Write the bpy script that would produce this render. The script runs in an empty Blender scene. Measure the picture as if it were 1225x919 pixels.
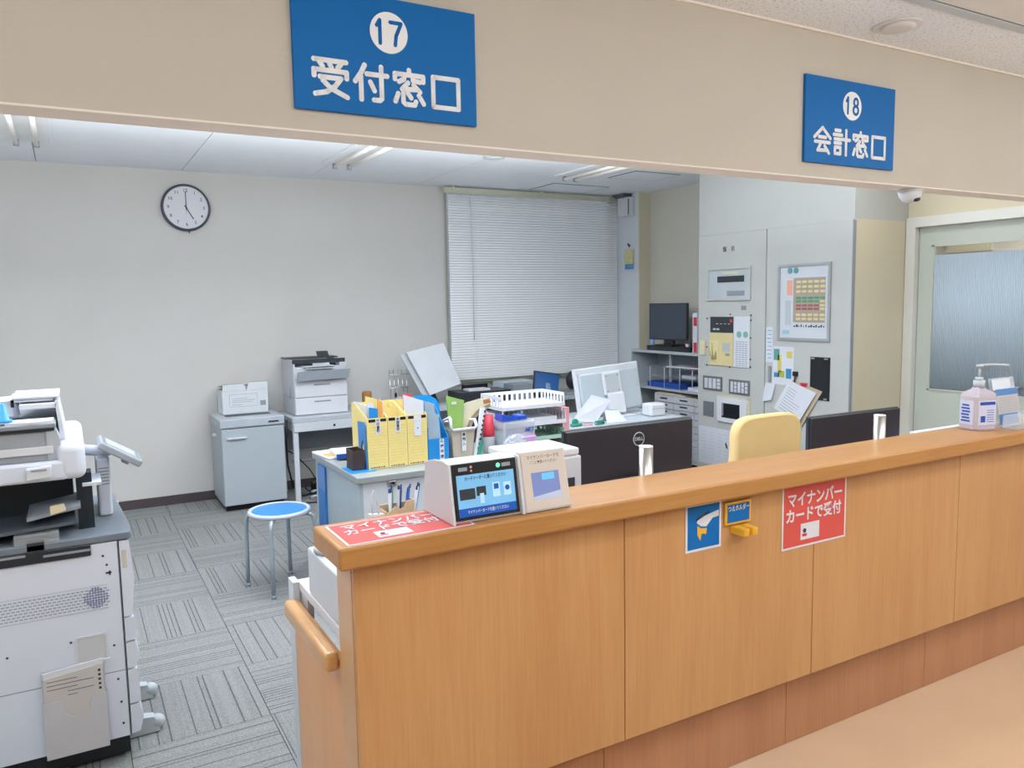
import bpy, bmesh, math, random
from mathutils import Matrix, Vector
random.seed(7)
C = bpy.context.scene.collection
PI = math.pi

# ------------------------------------------------------------------ camera
R = ((0.8702403729761449, -0.06594816716770042, 0.4881931303178707),
     (-0.4923099756333843, -0.08085820212565205, 0.8666561250235667),
     (-0.017679964202368476, -0.9945414975737454, -0.10283301254740487))
cam_d = bpy.data.cameras.new('camera'); cam = bpy.data.objects.new('camera', cam_d); C.objects.link(cam)
cam.matrix_world = Matrix(((R[0][0], -R[0][1], -R[0][2], 0), (R[1][0], -R[1][1], -R[1][2], 0),
                           (R[2][0], -R[2][1], -R[2][2], 1.6), (0, 0, 0, 1)))
cam_d.sensor_width = 36; cam_d.lens = 939.4 / 1225 * 36; cam_d.clip_start = .02
bpy.context.scene.camera = cam

# ------------------------------------------------------------------ world, lamps, exposure
W = bpy.data.worlds.new('world'); bpy.context.scene.world = W; W.use_nodes = True
W.node_tree.nodes['Background'].inputs[0].default_value = (.75, .87, 1, 1)
W.node_tree.nodes['Background'].inputs[1].default_value = .4
vs = bpy.context.scene.view_settings
vs.view_transform = 'Standard'; vs.look = 'None'; vs.gamma = 1; vs.use_curve_mapping = False
vs.exposure = 0.0
UPFILL = 56; BULBFILL = 2; HUPFILL = 31; HBULBFILL = 10  # watts of the added fill lights, office then hall
INNER = 11      # watts per office ceiling lamp
HALL = 11       # watts per hall ceiling lamp

def area(name, loc, sx, sy, power, col):
    l = bpy.data.lights.new(name, 'AREA'); l.shape = 'RECTANGLE'; l.size = sx; l.size_y = sy
    l.energy = power; l.color = col
    o = bpy.data.objects.new(name, l); C.objects.link(o); o.location = loc
    return o
def bulb(name, loc, power, col, rad=.12):
    l = bpy.data.lights.new(name, 'POINT'); l.energy = power; l.color = col; l.shadow_soft_size = rad
    o = bpy.data.objects.new(name, l); C.objects.link(o); o.location = loc
for x in (-.95, .9, 2.4):
    for y in (3.1, 4.7):
        area('office_lamp', (x, y, 2.62), .3, 1.15, INNER, (.95, .97, 1))
area('office_lamp', (3.6, 5.2, 2.62), .3, 1.15, INNER * .4, (.95, .97, 1))
area('office_lamp', (4.6, 2.9, 2.62), .3, .8, INNER * .6, (.95, .97, 1))  # unseen lamp added to brighten the door and beige wall
def upward(name, loc, sx, sy, power, col):   # unseen fill light aimed up, added to brighten a ceiling
    area(name, loc, sx, sy, power, col).rotation_euler = (PI, 0, 0)
for x in (-1.2, .9, 2.7): upward('office_upfill', (x, 3.85, 1.95), 1.6, 1.3, UPFILL, (.92, .96, 1))  # added uplights floating in the office, no fitting there
for x in (-.9, 1.0, 2.3): bulb('office_fill_bulb', (x, 3.3, 2.3), BULBFILL, (.95, .97, 1), .15)  # added fill bulbs without fittings
for x in (-.6, 2.0, 4.2): upward('hall_upfill', (x, .2, 2.1), 1.4, .8, HUPFILL, (.95, .98, 1))  # added uplights for the hall ceiling, no fitting there
for x in (2.6, 4.4): bulb('hall_fill_bulb', (x, -.2, 2.2), HBULBFILL, (.95, .98, 1), .15)  # added bulbs that lift the hall side, no real lamp
for x in (-1.6, .6, 2.8, 4.6):
    for y in (-.9, .75):
        area('hall_lamp', (x, y, 2.57), 1.1, .3, HALL, (.93, .97, 1))
area('corridor_lamp', (6.3, 2.8, 2.5), .4, 1.2, 40, (1, .98, .95))

# ------------------------------------------------------------------ helpers
def lin(c):
    c = c / 255
    return c / 12.92 if c <= .04045 else ((c + .055) / 1.055) ** 2.4
def rgb(h):
    return (lin(int(h[0:2], 16)), lin(int(h[2:4], 16)), lin(int(h[4:6], 16)), 1)

def mat(name, h, rough=.5, metal=0., var=.04, scale=6., bump=0., bscale=200., emit=0., alpha=1., trans=0., coat=0., spec=.5, stretch=(1, 1, 1)):
    m = bpy.data.materials.new(name); m.use_nodes = True
    nt = m.node_tree; b = nt.nodes['Principled BSDF']
    b.inputs['Roughness'].default_value = rough; b.inputs['Metallic'].default_value = metal
    b.inputs['Specular IOR Level'].default_value = spec
    b.inputs['Coat Weight'].default_value = coat
    tc = nt.nodes.new('ShaderNodeTexCoord'); mp = nt.nodes.new('ShaderNodeMapping')
    mp.inputs['Scale'].default_value = stretch
    nt.links.new(tc.outputs['Object'], mp.inputs[0])
    n = nt.nodes.new('ShaderNodeTexNoise'); n.inputs['Scale'].default_value = scale; n.inputs['Detail'].default_value = 4
    nt.links.new(mp.outputs[0], n.inputs[0])
    r = nt.nodes.new('ShaderNodeValToRGB'); c = rgb(h)
    r.color_ramp.elements[0].position = .3; r.color_ramp.elements[1].position = .7
    r.color_ramp.elements[0].color = tuple(v * (1 - var) for v in c[:3]) + (1,)
    r.color_ramp.elements[1].color = tuple(min(1, v * (1 + var)) for v in c[:3]) + (1,)
    nt.links.new(n.outputs[0], r.inputs[0]); nt.links.new(r.outputs[0], b.inputs['Base Color'])
    if bump:
        n2 = nt.nodes.new('ShaderNodeTexNoise'); n2.inputs['Scale'].default_value = bscale; n2.inputs['Detail'].default_value = 3
        nt.links.new(mp.outputs[0], n2.inputs[0])
        bp = nt.nodes.new('ShaderNodeBump'); bp.inputs['Strength'].default_value = bump; bp.inputs['Distance'].default_value = .004
        nt.links.new(n2.outputs[0], bp.inputs['Height']); nt.links.new(bp.outputs[0], b.inputs['Normal'])
    if emit:
        nt.links.new(r.outputs[0], b.inputs['Emission Color']); b.inputs['Emission Strength'].default_value = emit
    if trans: b.inputs['Transmission Weight'].default_value = trans; b.inputs['IOR'].default_value = 1.2
    if alpha < 1: b.inputs['Alpha'].default_value = alpha
    return m

def wood(name, h1, h2, vertical=True, rough=.35, coat=.3, spec=.4):
    m = bpy.data.materials.new(name); m.use_nodes = True
    nt = m.node_tree; b = nt.nodes['Principled BSDF']; b.inputs['Roughness'].default_value = rough
    b.inputs['Specular IOR Level'].default_value = spec; b.inputs['Coat Weight'].default_value = coat; b.inputs['Coat Roughness'].default_value = .12
    tc = nt.nodes.new('ShaderNodeTexCoord')
    def noise(sc, s, d=4):
        mp = nt.nodes.new('ShaderNodeMapping'); mp.inputs['Scale'].default_value = sc
        nt.links.new(tc.outputs['Object'], mp.inputs[0])
        n = nt.nodes.new('ShaderNodeTexNoise'); n.inputs['Scale'].default_value = s; n.inputs['Detail'].default_value = d
        nt.links.new(mp.outputs[0], n.inputs[0]); return n.outputs[0]
    a = noise((1, 1, .12) if vertical else (.12, 1, 1), 9, 3)
    f = noise((1, 1, .035) if vertical else (.035, 1, 1), 160, 2)
    mx = nt.nodes.new('ShaderNodeMix'); mx.inputs[0].default_value = .4
    nt.links.new(a, mx.inputs[2]); nt.links.new(f, mx.inputs[3])
    r = nt.nodes.new('ShaderNodeValToRGB'); r.color_ramp.elements[0].position = .36; r.color_ramp.elements[1].position = .62
    r.color_ramp.elements[0].color = rgb(h1); r.color_ramp.elements[1].color = rgb(h2)
    nt.links.new(mx.outputs[0], r.inputs[0]); nt.links.new(r.outputs[0], b.inputs['Base Color'])
    return m

def carpet_mat():
    m = bpy.data.materials.new('carpet'); m.use_nodes = True
    nt = m.node_tree; b = nt.nodes['Principled BSDF']; b.inputs['Roughness'].default_value = .95; b.inputs['Specular IOR Level'].default_value = .1
    N = nt.nodes.new; L = nt.links.new
    def math_(op, a, v=None, b2=None):
        n = N('ShaderNodeMath'); n.operation = op
        if isinstance(a, (int, float)): n.inputs[0].default_value = a
        else: L(a, n.inputs[0])
        if v is not None:
            if isinstance(v, (int, float)): n.inputs[1].default_value = v
            else: L(v, n.inputs[1])
        return n.outputs[0]
    tc = N('ShaderNodeTexCoord'); sp = N('ShaderNodeSeparateXYZ'); L(tc.outputs['Object'], sp.inputs[0])
    oi = N('ShaderNodeObjectInfo')
    u = math_('ADD', math_('MULTIPLY', sp.outputs[0], 46.), math_('MULTIPLY', oi.outputs['Random'], 57.))
    fl = math_('FLOOR', u); fr = math_('FRACT', u)
    wn = N('ShaderNodeTexWhiteNoise'); wn.noise_dimensions = '1D'; L(fl, wn.inputs['W'])
    line = math_('MULTIPLY', math_('GREATER_THAN', wn.outputs[0], .45), math_('LESS_THAN', fr, .24))
    # light and dark ribs
    wn2 = N('ShaderNodeTexWhiteNoise'); wn2.noise_dimensions = '1D'; L(math_('FLOOR', math_('MULTIPLY', u, 2.5)), wn2.inputs['W'])
    n = N('ShaderNodeTexNoise'); n.inputs['Scale'].default_value = 190; n.inputs['Detail'].default_value = 3; L(tc.outputs['Object'], n.inputs[0])
    v = math_('ADD', math_('MULTIPLY', wn2.outputs[0], .09), math_('MULTIPLY', n.outputs[0], .9))
    v = math_('SUBTRACT', v, math_('MULTIPLY', line, .38))
    r = N('ShaderNodeValToRGB'); r.color_ramp.elements[0].position = .05; r.color_ramp.elements[1].position = .75
    r.color_ramp.elements[0].color = rgb('55585a'); r.color_ramp.elements[1].color = rgb('9fa1a0')
    L(v, r.inputs[0]); L(r.outputs[0], b.inputs['Base Color'])
    bp = N('ShaderNodeBump'); bp.inputs['Strength'].default_value = .6; bp.inputs['Distance'].default_value = .004
    L(v, bp.inputs['Height']); L(bp.outputs[0], b.inputs['Normal'])
    return m

def wallpaper(name, h, h2=None, lines=True):
    m = mat(name, h, .85, var=.02, scale=2., spec=.2)
    nt = m.node_tree; b = nt.nodes['Principled BSDF']
    tc = nt.nodes.new('ShaderNodeTexCoord'); mp = nt.nodes.new('ShaderNodeMapping'); mp.inputs['Scale'].default_value = (1.5, 1.5, 25)
    n = nt.nodes.new('ShaderNodeTexNoise'); n.inputs['Scale'].default_value = 22; n.inputs['Detail'].default_value = 4
    nt.links.new(tc.outputs['Object'], mp.inputs[0]); nt.links.new(mp.outputs[0], n.inputs[0])
    bp = nt.nodes.new('ShaderNodeBump'); bp.inputs['Strength'].default_value = .25; bp.inputs['Distance'].default_value = .003
    nt.links.new(n.outputs[0], bp.inputs['Height']); nt.links.new(bp.outputs[0], b.inputs['Normal'])
    return m

def speckle_ceiling():
    m = mat('speckled_board', 'd8cfc8', .9, var=.03, spec=.15)
    nt = m.node_tree; b = nt.nodes['Principled BSDF']; L = nt.links.new
    tc = nt.nodes.new('ShaderNodeTexCoord'); mp = nt.nodes.new('ShaderNodeMapping'); mp.inputs['Scale'].default_value = (1, 1.6, 1)
    n = nt.nodes.new('ShaderNodeTexNoise'); n.inputs['Scale'].default_value = 75; n.inputs['Detail'].default_value = 5; n.inputs['Roughness'].default_value = .7
    L(tc.outputs['Object'], mp.inputs[0]); L(mp.outputs[0], n.inputs[0])
    r = nt.nodes.new('ShaderNodeValToRGB'); r.color_ramp.elements[0].position = .36; r.color_ramp.elements[1].position = .45
    r.color_ramp.elements[0].color = rgb('adb0b3'); r.color_ramp.elements[1].color = rgb('e6eaee')
    L(n.outputs[0], r.inputs[0]); L(r.outputs[0], b.inputs['Base Color'])
    bp = nt.nodes.new('ShaderNodeBump'); bp.inputs['Strength'].default_value = .5; bp.inputs['Distance'].default_value = .004
    L(n.outputs[0], bp.inputs['Height']); L(bp.outputs[0], b.inputs['Normal'])
    return m

class MB:
    """collects shapes in world coordinates (or local ones) for one mesh"""
    def __init__(s): s.bm = bmesh.new(); s.mi = 0
    def _new(s, verts, smooth=False):
        fs = {f for v in verts for f in v.link_faces}
        for f in fs: f.material_index = s.mi; f.smooth = smooth
        return s
    def m(s, i): s.mi = i; return s
    def box(s, x0, x1, y0, y1, z0, z1, bev=0, M=None, seg=2):
        r = bmesh.ops.create_cube(s.bm, size=1); vs_ = r['verts']
        T = Matrix.Translation(((x0 + x1) / 2, (y0 + y1) / 2, (z0 + z1) / 2)) @ Matrix.Diagonal((abs(x1 - x0), abs(y1 - y0), abs(z1 - z0), 1))
        if M is not None: T = M @ T
        bmesh.ops.transform(s.bm, matrix=T, verts=vs_)
        s._new(vs_)
        if bev:
            es = list({e for v in vs_ for e in v.link_edges})
            q = bmesh.ops.bevel(s.bm, geom=es, offset=bev, segments=seg, affect='EDGES', profile=.5)
            for f in q['faces']: f.material_index = s.mi; f.smooth = seg > 2
        return s
    def cyl(s, c, r, h, axis='Z', seg=24, r2=None, M=None, smooth=True, caps=True):
        q = bmesh.ops.create_cone(s.bm, cap_ends=caps, segments=seg, radius1=r, radius2=r if r2 is None else r2, depth=h)
        T = Matrix.Translation(c)
        if axis == 'X': T = T @ Matrix.Rotation(PI / 2, 4, 'Y')
        if axis == 'Y': T = T @ Matrix.Rotation(-PI / 2, 4, 'X')
        if M is not None: T = M @ T
        bmesh.ops.transform(s.bm, matrix=T, verts=q['verts'])
        for f in {f for v in q['verts'] for f in v.link_faces}:
            f.material_index = s.mi; f.smooth = smooth and len(f.verts) == 4
        return s
    def ball(s, c, r, sx=1, sy=1, sz=1):
        q = bmesh.ops.create_uvsphere(s.bm, u_segments=20, v_segments=12, radius=r)
        bmesh.ops.transform(s.bm, matrix=Matrix.Translation(c) @ Matrix.Diagonal((sx, sy, sz, 1)), verts=q['verts'])
        return s._new(q['verts'], True)
    def prism(s, pts, d0, d1, plane='XZ', bev=0):
        """closed 2D outline pushed from d0 to d1 along the third axis"""
        def P(a, b, d):
            return {'XZ': (a, d, b), 'YZ': (d, a, b), 'XY': (a, b, d)}[plane]
        A = [s.bm.verts.new(P(a, b, d0)) for a, b in pts]; B = [s.bm.verts.new(P(a, b, d1)) for a, b in pts]
        n = len(pts); fs = [s.bm.faces.new(A), s.bm.faces.new(B[::-1])]
        for i in range(n): fs.append(s.bm.faces.new((A[i], A[(i + 1) % n], B[(i + 1) % n], B[i])))
        bmesh.ops.recalc_face_normals(s.bm, faces=fs)
        for f in fs: f.material_index = s.mi
        if bev:
            q = bmesh.ops.bevel(s.bm, geom=list({e for f in fs for e in f.edges}), offset=bev, segments=2, affect='EDGES', profile=.5)
            for f in q['faces']: f.material_index = s.mi
        return s
    def hull8(s, bottom, top):
        """solid between two outlines of the same number of 3D points"""
        A = [s.bm.verts.new(p) for p in bottom]; B = [s.bm.verts.new(p) for p in top]; n = len(A)
        fs = [s.bm.faces.new(A), s.bm.faces.new(B[::-1])]
        for i in range(n): fs.append(s.bm.faces.new((A[i], A[(i + 1) % n], B[(i + 1) % n], B[i])))
        bmesh.ops.recalc_face_normals(s.bm, faces=fs)
        for f in fs: f.material_index = s.mi
        return s
    def tube(s, pts, r, seg=10, closed=False):
        pts = [Vector(p) for p in pts]; n = len(pts); rings = []
        up = Vector((0, 0, 1)); prev = None
        for i, p in enumerate(pts):
            if closed: t = pts[(i + 1) % n] - pts[i - 1]
            else: t = pts[min(i + 1, n - 1)] - pts[max(i - 1, 0)]
            t.normalize()
            a = prev if prev is not None else (up if abs(t.z) < .9 else Vector((1, 0, 0)))
            a = (a - t * a.dot(t)).normalized(); prev = a; b = t.cross(a)
            rings.append([s.bm.verts.new(p + (a * math.cos(k * 2 * PI / seg) + b * math.sin(k * 2 * PI / seg)) * r) for k in range(seg)])
        m = n if closed else n - 1
        for i in range(m):
            for k in range(seg):
                A, B = rings[i], rings[(i + 1) % n]
                f = s.bm.faces.new((A[k], A[(k + 1) % seg], B[(k + 1) % seg], B[k])); f.smooth = True; f.material_index = s.mi
        if not closed:
            for q in (rings[0][::-1], rings[-1]):
                f = s.bm.faces.new(q); f.material_index = s.mi
        return s
    def lathe(s, prof, c, seg=28, M=None):
        rings = []
        for r, z in prof:
            ring = []
            for k in range(seg):
                p = Vector((r * math.cos(2 * PI * k / seg), r * math.sin(2 * PI * k / seg), z))
                if M is not None: p = M @ p
                ring.append(s.bm.verts.new(p + Vector(c)))
            rings.append(ring)
        for A, B in zip(rings, rings[1:]):
            for k in range(seg):
                f = s.bm.faces.new((A[k], A[(k + 1) % seg], B[(k + 1) % seg], B[k])); f.smooth = True; f.material_index = s.mi
        for q in (rings[0][::-1], rings[-1]):
            f = s.bm.faces.new(q); f.material_index = s.mi
        return s
    def sheet(s, grid, th=.001):
        """thin curved sheet through rows of points, given real thickness"""
        V = [[s.bm.verts.new(p) for p in row] for row in grid]; fs = []
        for a, b in zip(V, V[1:]):
            for i in range(len(a) - 1): fs.append(s.bm.faces.new((a[i], a[i + 1], b[i + 1], b[i])))
        bmesh.ops.recalc_face_normals(s.bm, faces=fs)
        q = bmesh.ops.solidify(s.bm, geom=fs, thickness=th)
        for f in set(fs) | {g for g in q['geom'] if isinstance(g, bmesh.types.BMFace)}: f.material_index = s.mi
        return s
    def build(s, name, mats, parent=None, local=False):
        me = bpy.data.meshes.new(name)
        if parent is not None and not local:
            bmesh.ops.transform(s.bm, matrix=INV(parent), verts=s.bm.verts)
        s.bm.normal_update(); s.bm.to_mesh(me); s.bm.free()
        for m_ in (mats if isinstance(mats, (list, tuple)) else [mats]): me.materials.append(m_)
        o = bpy.data.objects.new(name, me); C.objects.link(o)
        if parent is not None: o.parent = parent
        return o
WM = {}
def INV(o):
    M = Matrix.Identity(4)
    p = o
    chain = []
    while p is not None: chain.append(p); p = p.parent
    for q in reversed(chain): M = M @ (Matrix.Translation(q.location) @ q.rotation_euler.to_matrix().to_4x4())
    return M.inverted()

def tag(o, label, cat, group=None):
    o['label'] = label; o['category'] = cat
    if group: o['group'] = group
    return o
def thing(name, label, cat, loc=(0, 0, 0), rz=0, group=None):
    o = bpy.data.objects.new(name, None); C.objects.link(o); o.location = loc; o.rotation_euler = (0, 0, rz)
    o.empty_display_size = .05
    return tag(o, label, cat, group)
def struct(o): o['kind'] = 'structure'; return o
def copy_tree(o, parent=None):
    c = o.copy(); C.objects.link(c)
    if parent is not None: c.parent = parent
    for ch in list(o.children): copy_tree(ch, c)
    return c

def text(s, size, m_, at, right, up, parent, name='lettering', bold=.0, th=.0008, align='CENTER', sx=1.0, world=True):
    """flat lettering standing a hair proud of its surface"""
    cu = bpy.data.curves.new('t', 'FONT'); cu.body = s; cu.size = size; cu.align_x = align; cu.align_y = 'CENTER'
    cu.offset = bold * size; cu.extrude = th; cu.resolution_u = 3
    t = bpy.data.objects.new('t', cu); C.objects.link(t)
    bpy.context.view_layer.update()
    dg = bpy.context.evaluated_depsgraph_get()
    me = bpy.data.meshes.new_from_object(t.evaluated_get(dg)); bpy.data.objects.remove(t); bpy.data.curves.remove(cu)
    r = Vector(right).normalized(); u = Vector(up).normalized(); n = r.cross(u)
    M = Matrix(((r.x * sx, u.x, n.x, at[0]), (r.y * sx, u.y, n.y, at[1]), (r.z * sx, u.z, n.z, at[2]), (0, 0, 0, 1)))
    if world and parent is not None: M = INV(parent) @ M
    me.transform(M); me.materials.clear(); me.materials.append(m_)
    o = bpy.data.objects.new(name, me); C.objects.link(o); o.parent = parent
    return o

# ------------------------------------------------------------------ materials
WH = mat('white_plastic', 'c8cdd5', .4, var=.02)
WH2 = mat('soft_white', 'd3d6dd', .5, var=.02)
PAPER = mat('paper', 'd2d6df', .8, var=.02, spec=.2)
INK = mat('dark_ink', '33363f', .7)
BLK = mat('black_plastic', '16181c', .35, var=.1)
DARK = mat('dark_grey_plastic', '2f343b', .4, var=.06)
NAVY = mat('charcoal_shell', '2b2d35', .32, var=.08)
GREY = mat('grey_plastic', '8d959e', .45)
LGREY = mat('light_grey_steel', 'b4bcc2', .4, var=.02)
STEEL = mat('brushed_steel', 'b9b6b2', .28, metal=.9, var=.05, scale=40, stretch=(1, 1, .05))
CHROME = mat('chrome', 'cfd3d8', .15, metal=1.)
BLUE = mat('blue_plastic', '1d86cf', .4)
SIGNBLUE = mat('sign_blue', '0c68b0', .5, var=.01, spec=.2)
DBLUE = mat('deep_blue', '1f4fa8', .4)
SIGNW = mat('sign_white', 'eceef0', .5)
RED = mat('poster_red', 'd04a45', .3, var=.03, coat=.3)
PRED = mat('red_plastic', 'c8344a', .4)
YEL = mat('yellow_cardboard', 'e2cf86', .7, var=.03, scale=30)
YEL2 = mat('yellow_plastic', 'e0a92c', .4)
CREAM = mat('cream_plastic', 'd9cfae', .5)
PANEL = mat('panel_paint', 'babdba', .45, var=.01)
GREEN = mat('green_paper', '8db560', .6)
TEAL = mat('green_plastic', '2f8f78', .4)
PINK = mat('pink_plastic', 'e39aa2', .4)
ORANGE = mat('orange_paper', 'e2a050', .6)
KRAFT = mat('brown_cork', 'a5713f', .8, var=.1)
GLASS = mat('clear_glass', 'eef4f8', .04, trans=.95, var=0)
CLEAR = mat('clear_acrylic', 'e8eef4', .08, alpha=.28, var=0)
MILKY = mat('milky_film', 'd6dde6', .35, alpha=.6, var=.02)
PINKLIQ = mat('pink_clear_plastic', 'd9cdd8', .15, alpha=.6, var=.02)
WOODF = wood('beech_front', 'b78452', 'c29360')
WOODK = wood('beech_kick', 'a8734f', 'b5805b')
WOODT = wood('beech_top', 'a6733c', 'b5834c', False, .34, .0)
WOODE = wood('beech_edge', 'c6935c', 'd0a06a', False, .35, .4)
WOODS = wood('beech_side', 'd8985a', 'e2a567')
CARPET = carpet_mat()
VINYL = mat('hall_vinyl', 'ccae90', .22, var=.03, scale=3, coat=.4, bump=.03, bscale=8)
WALL = wallpaper('grey_wallpaper', 'cecdca')
WALLH = wallpaper('beige_wallpaper', 'c6bfb3')
WALLR = wallpaper('ivory_wallpaper', 'd4cbb2')
WALL_LIT = mat('column_lit_side', 'd3dadf', .7, var=.01)  # light falling on the column side is put into this paler colour
SOFF = mat('soffit_paint', 'ebe3da', .8, var=.01)
CEIL = mat('white_ceiling', 'ecf0f5', .85, var=.01, spec=.2)
CEILH = speckle_ceiling()
BASE = mat('vinyl_baseboard', '4d4347', .5)
ALU = mat('ivory_aluminium', 'cfd0bb', .4, metal=.2)
SLAT = mat('blind_slat', 'f2f4f7', .4, var=.01, metal=0)
DOORP = mat('door_paint', 'bfc7bd', .5, var=.01)
FRAMEP = mat('door_frame_paint', 'dadad4', .45, var=.01)
LAMPT = mat('lamp_tube', 'f4f2ea', .4, emit=.04, var=0)
SHADOWGAP = mat('gap', '30302f', .9)

# ------------------------------------------------------------------ the setting
b = MB().box(-3.1, 5.35, 1.9, 7.0, -.06, -.008)
floor = struct(b.build('floor', SHADOWGAP))
tile_me = MB().box(-.249, .249, -.249, .249, -.004, .004, .0015, seg=1)
t0 = tile_me.build('carpet_tile', CARPET, floor, local=True)
first = True
for i in range(-7, 10):
    for j in range(-5, 6):
        cx = .6 + .5 * i + .25; cy = 4.55 + .5 * j + .25
        if cx > 5.3 or cy > 6.9 or cy < 1.95: continue
        o = t0 if first else t0.copy()
        if not first: C.objects.link(o)
        first = False
        o.location = (cx, cy, -.004); o.parent = floor
        o.rotation_euler = (0, 0, 0 if (i + j) % 2 == 0 else PI / 2)
struct(MB().box(-3.1, 5.35, -3.6, 1.9, -.06, -.002).build('floor', VINYL))
struct(MB().box(-3.1, 3.18, 6.9, 7.02, 0, 2.8).box(5.18, 5.35, 6.9, 7.02, 0, 2.8).box(3.18, 5.18, 6.9, 7.02, 0, .86).build('wall_back', WALL))
struct(MB().box(-3.2, -3.1, -3.6, 7.0, 0, 2.8).build('wall_left', WALL))
struct(MB().box(5.3, 5.4, 5.0, 6.9, 0, 2.8).build('wall_right_far', wallpaper('pale_wallpaper', 'ccc9bd')))
struct(MB().box(5.3, 5.4, 3.57, 5.0, 0, 2.8).box(5.3, 5.4, 2.1, 3.57, 2.13, 2.8).box(5.3, 5.4, 2.1, 2.6, 0, 2.13).build('wall_right', WALLR))
struct(MB().box(5.3, 5.4, -3.6, 2.1, 0, 2.7).build('wall_right_hall', WALLH))
struct(MB().box(-3.1, 5.3, -3.7, -3.6, 0, 2.7).build('wall_rear_hall', WALLH))
struct(MB().box(5.16, 5.3, 6.46, 6.9, 0, 2.7).build('wall_column', [WALL_LIT]))
struct(MB().box(5.155, 5.3, 6.445, 6.46, 0, 2.7).build('wall_column', wallpaper('column_paper', 'cfc9b4')))
b = MB().box(-3.1, 5.3, 2.1, 2.2, 2.06, 2.8); b.mi = 1; b.box(-3.1, 5.3, 2.099, 2.205, 2.055, 2.06)
hd = struct(b.build('wall_front', [WALLH, SOFF]))
struct(MB().box(-3.1, 5.3, 2.09, 2.0985, 2.592, 2.5995).build('trim_1', SOFF))
struct(MB().box(-3.1, 3.12, 6.888, 6.9, 0, .075).build('baseboard_back', BASE))
struct(MB().box(3.12, 5.16, 6.888, 6.9, 0, .075).build('baseboard_window', BASE))
cl = struct(MB().box(-3.1, 5.35, 2.2, 6.95, 2.712, 2.78).build('ceiling', SHADOWGAP))
xs = [-3.1] + [-.12 + .5 * 2 * k for k in range(-2, 6)] + [5.3]
for a, c in zip(xs, xs[1:]):
    if c - a > .05: MB().box(a + .0025, c - .0025, 2.2, 6.9, 2.7, 2.712).build('ceiling_panel', CEIL, cl)
struct(MB().box(-3.1, 5.35, -3.6, 2.1, 2.6, 2.66).build('ceiling', CEILH))

# window behind the blind
w = struct(bpy.data.objects.new('window_1', None)); C.objects.link(w); w.location = (4.18, 6.96, .86)
b = MB()
for x in (3.2, 5.16): b.box(x - .02, x + .02, 6.93, 6.98, .88, 2.68)
b.box(3.18, 5.18, 6.93, 6.98, .86, .9).box(3.18, 5.18, 6.93, 6.98, 2.66, 2.7)
b.build('window_frame', ALU, w); MB().box(3.2, 5.16, 6.952, 6.956, .9, 2.66).build('pane', GLASS, w)
MB().box(3.12, 5.15, 6.84, 6.9, .835, .86).build('window_sill', ALU, w)

bl = thing('window_blind', 'closed white venetian blind hanging over the back window', 'blind', (4.18, 6.8, .87))
MB().box(3.13, 5.14, 6.775, 6.83, 2.635, 2.685, .004).box(3.13, 5.14, 6.77, 6.775, 2.632, 2.64).build('headrail', ALU, bl)
for x in (3.22, 4.2, 5.02): MB().box(x - .015, x + .015, 6.765, 6.835, 2.64, 2.694).build('bracket', ALU, bl)
n = 70; s0 = None
for i in range(n):
    z = 2.61 - i * (2.61 - .90) / (n - 1)
    if s0 is None:
        th = math.radians(60); pts = []
        for k in range(5):
            u = -.0125 + k * .00625; h = .0018 * (1 - (u / .0125) ** 2)
            pts.append((u * math.cos(th) - h * math.sin(th), u * math.sin(th) + h * math.cos(th)))
        poly = pts + [(a + .0006, c - .0003) for a, c in pts[::-1]]
        s0 = MB().prism([(a, c) for a, c in poly], -.985, .985, 'YZ').build('slat', SLAT, bl, local=True); o = s0
    else: o = s0.copy(); C.objects.link(o)
    o.location = (-.02 + random.uniform(-.001, .001), .0, z - .87)
    o.rotation_euler = (random.uniform(-.03, .03) + (.15 if i in (4, 5) else 0), 0, 0)
MB().box(3.175, 5.145, 6.79, 6.81, .868, .885, .003).build('bottom_rail', SLAT, bl)
for x in (3.44, 4.18, 4.9): MB().box(x - .002, x + .002, 6.7865, 6.7885, .87, 2.64).build('ladder_cord', SIGNW, bl)
MB().tube([(3.4, 6.776, 2.62), (3.41, 6.77, 1.9), (3.405, 6.77, 1.25)], .004).build('tilt_wand', WH2, bl)
MB().tube([(5.12, 6.772, 2.62), (5.12, 6.768, 1.8)], .0025).build('pull_cord', WH2, bl)

# door in the right wall and the corridor behind it
d = struct(bpy.data.objects.new('door_1', None)); C.objects.link(d); d.location = (5.3, 3.05, 0)
MB().box(5.27, 5.4, 3.50, 3.57, 0, 2.08).box(5.27, 5.4, 2.6, 2.66, 0, 2.08).box(5.27, 5.4, 2.6, 3.57, 2.08, 2.15).build('door_frame', FRAMEP, d)
MB().box(5.32, 5.36, 2.66, 2.72, 0, 2.08).box(5.32, 5.36, 3.40, 3.495, 0, 2.08).box(5.32, 5.36, 2.72, 3.40, 0, .93).box(5.32, 5.36, 2.72, 3.40, 1.95, 2.08).build('door_leaf', DOORP, d)
MB().box(5.314, 5.32, 3.385, 3.40, .93, 1.95).box(5.314, 5.32, 2.72, 3.40, .93, .942).box(5.314, 5.32, 2.72, 3.40, 1.938, 1.95).build('glazing_bead', DOORP, d)
MB().box(5.338, 5.343, 2.72, 3.40, .93, 1.95).build('pane', GLASS, d)
b = MB(); y = 2.722
while y < 3.385: b.cyl((5.336, y + .007, 1.41), .0075, .94, 'Z', 8); y += .0145
FILM = mat('ribbed_film', 'c9d9e6', .6, var=.02); FILM.node_tree.nodes['Principled BSDF'].inputs['Transmission Weight'].default_value = .25
o = b.build('ribbed_privacy_film', FILM, d); o['kind'] = 'stuff'
MB().tube([(5.31, 2.76, 1.0), (5.27, 2.76, 1.0), (5.27, 2.86, 1.0)], .01).build('lever_handle', STEEL, d)
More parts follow.
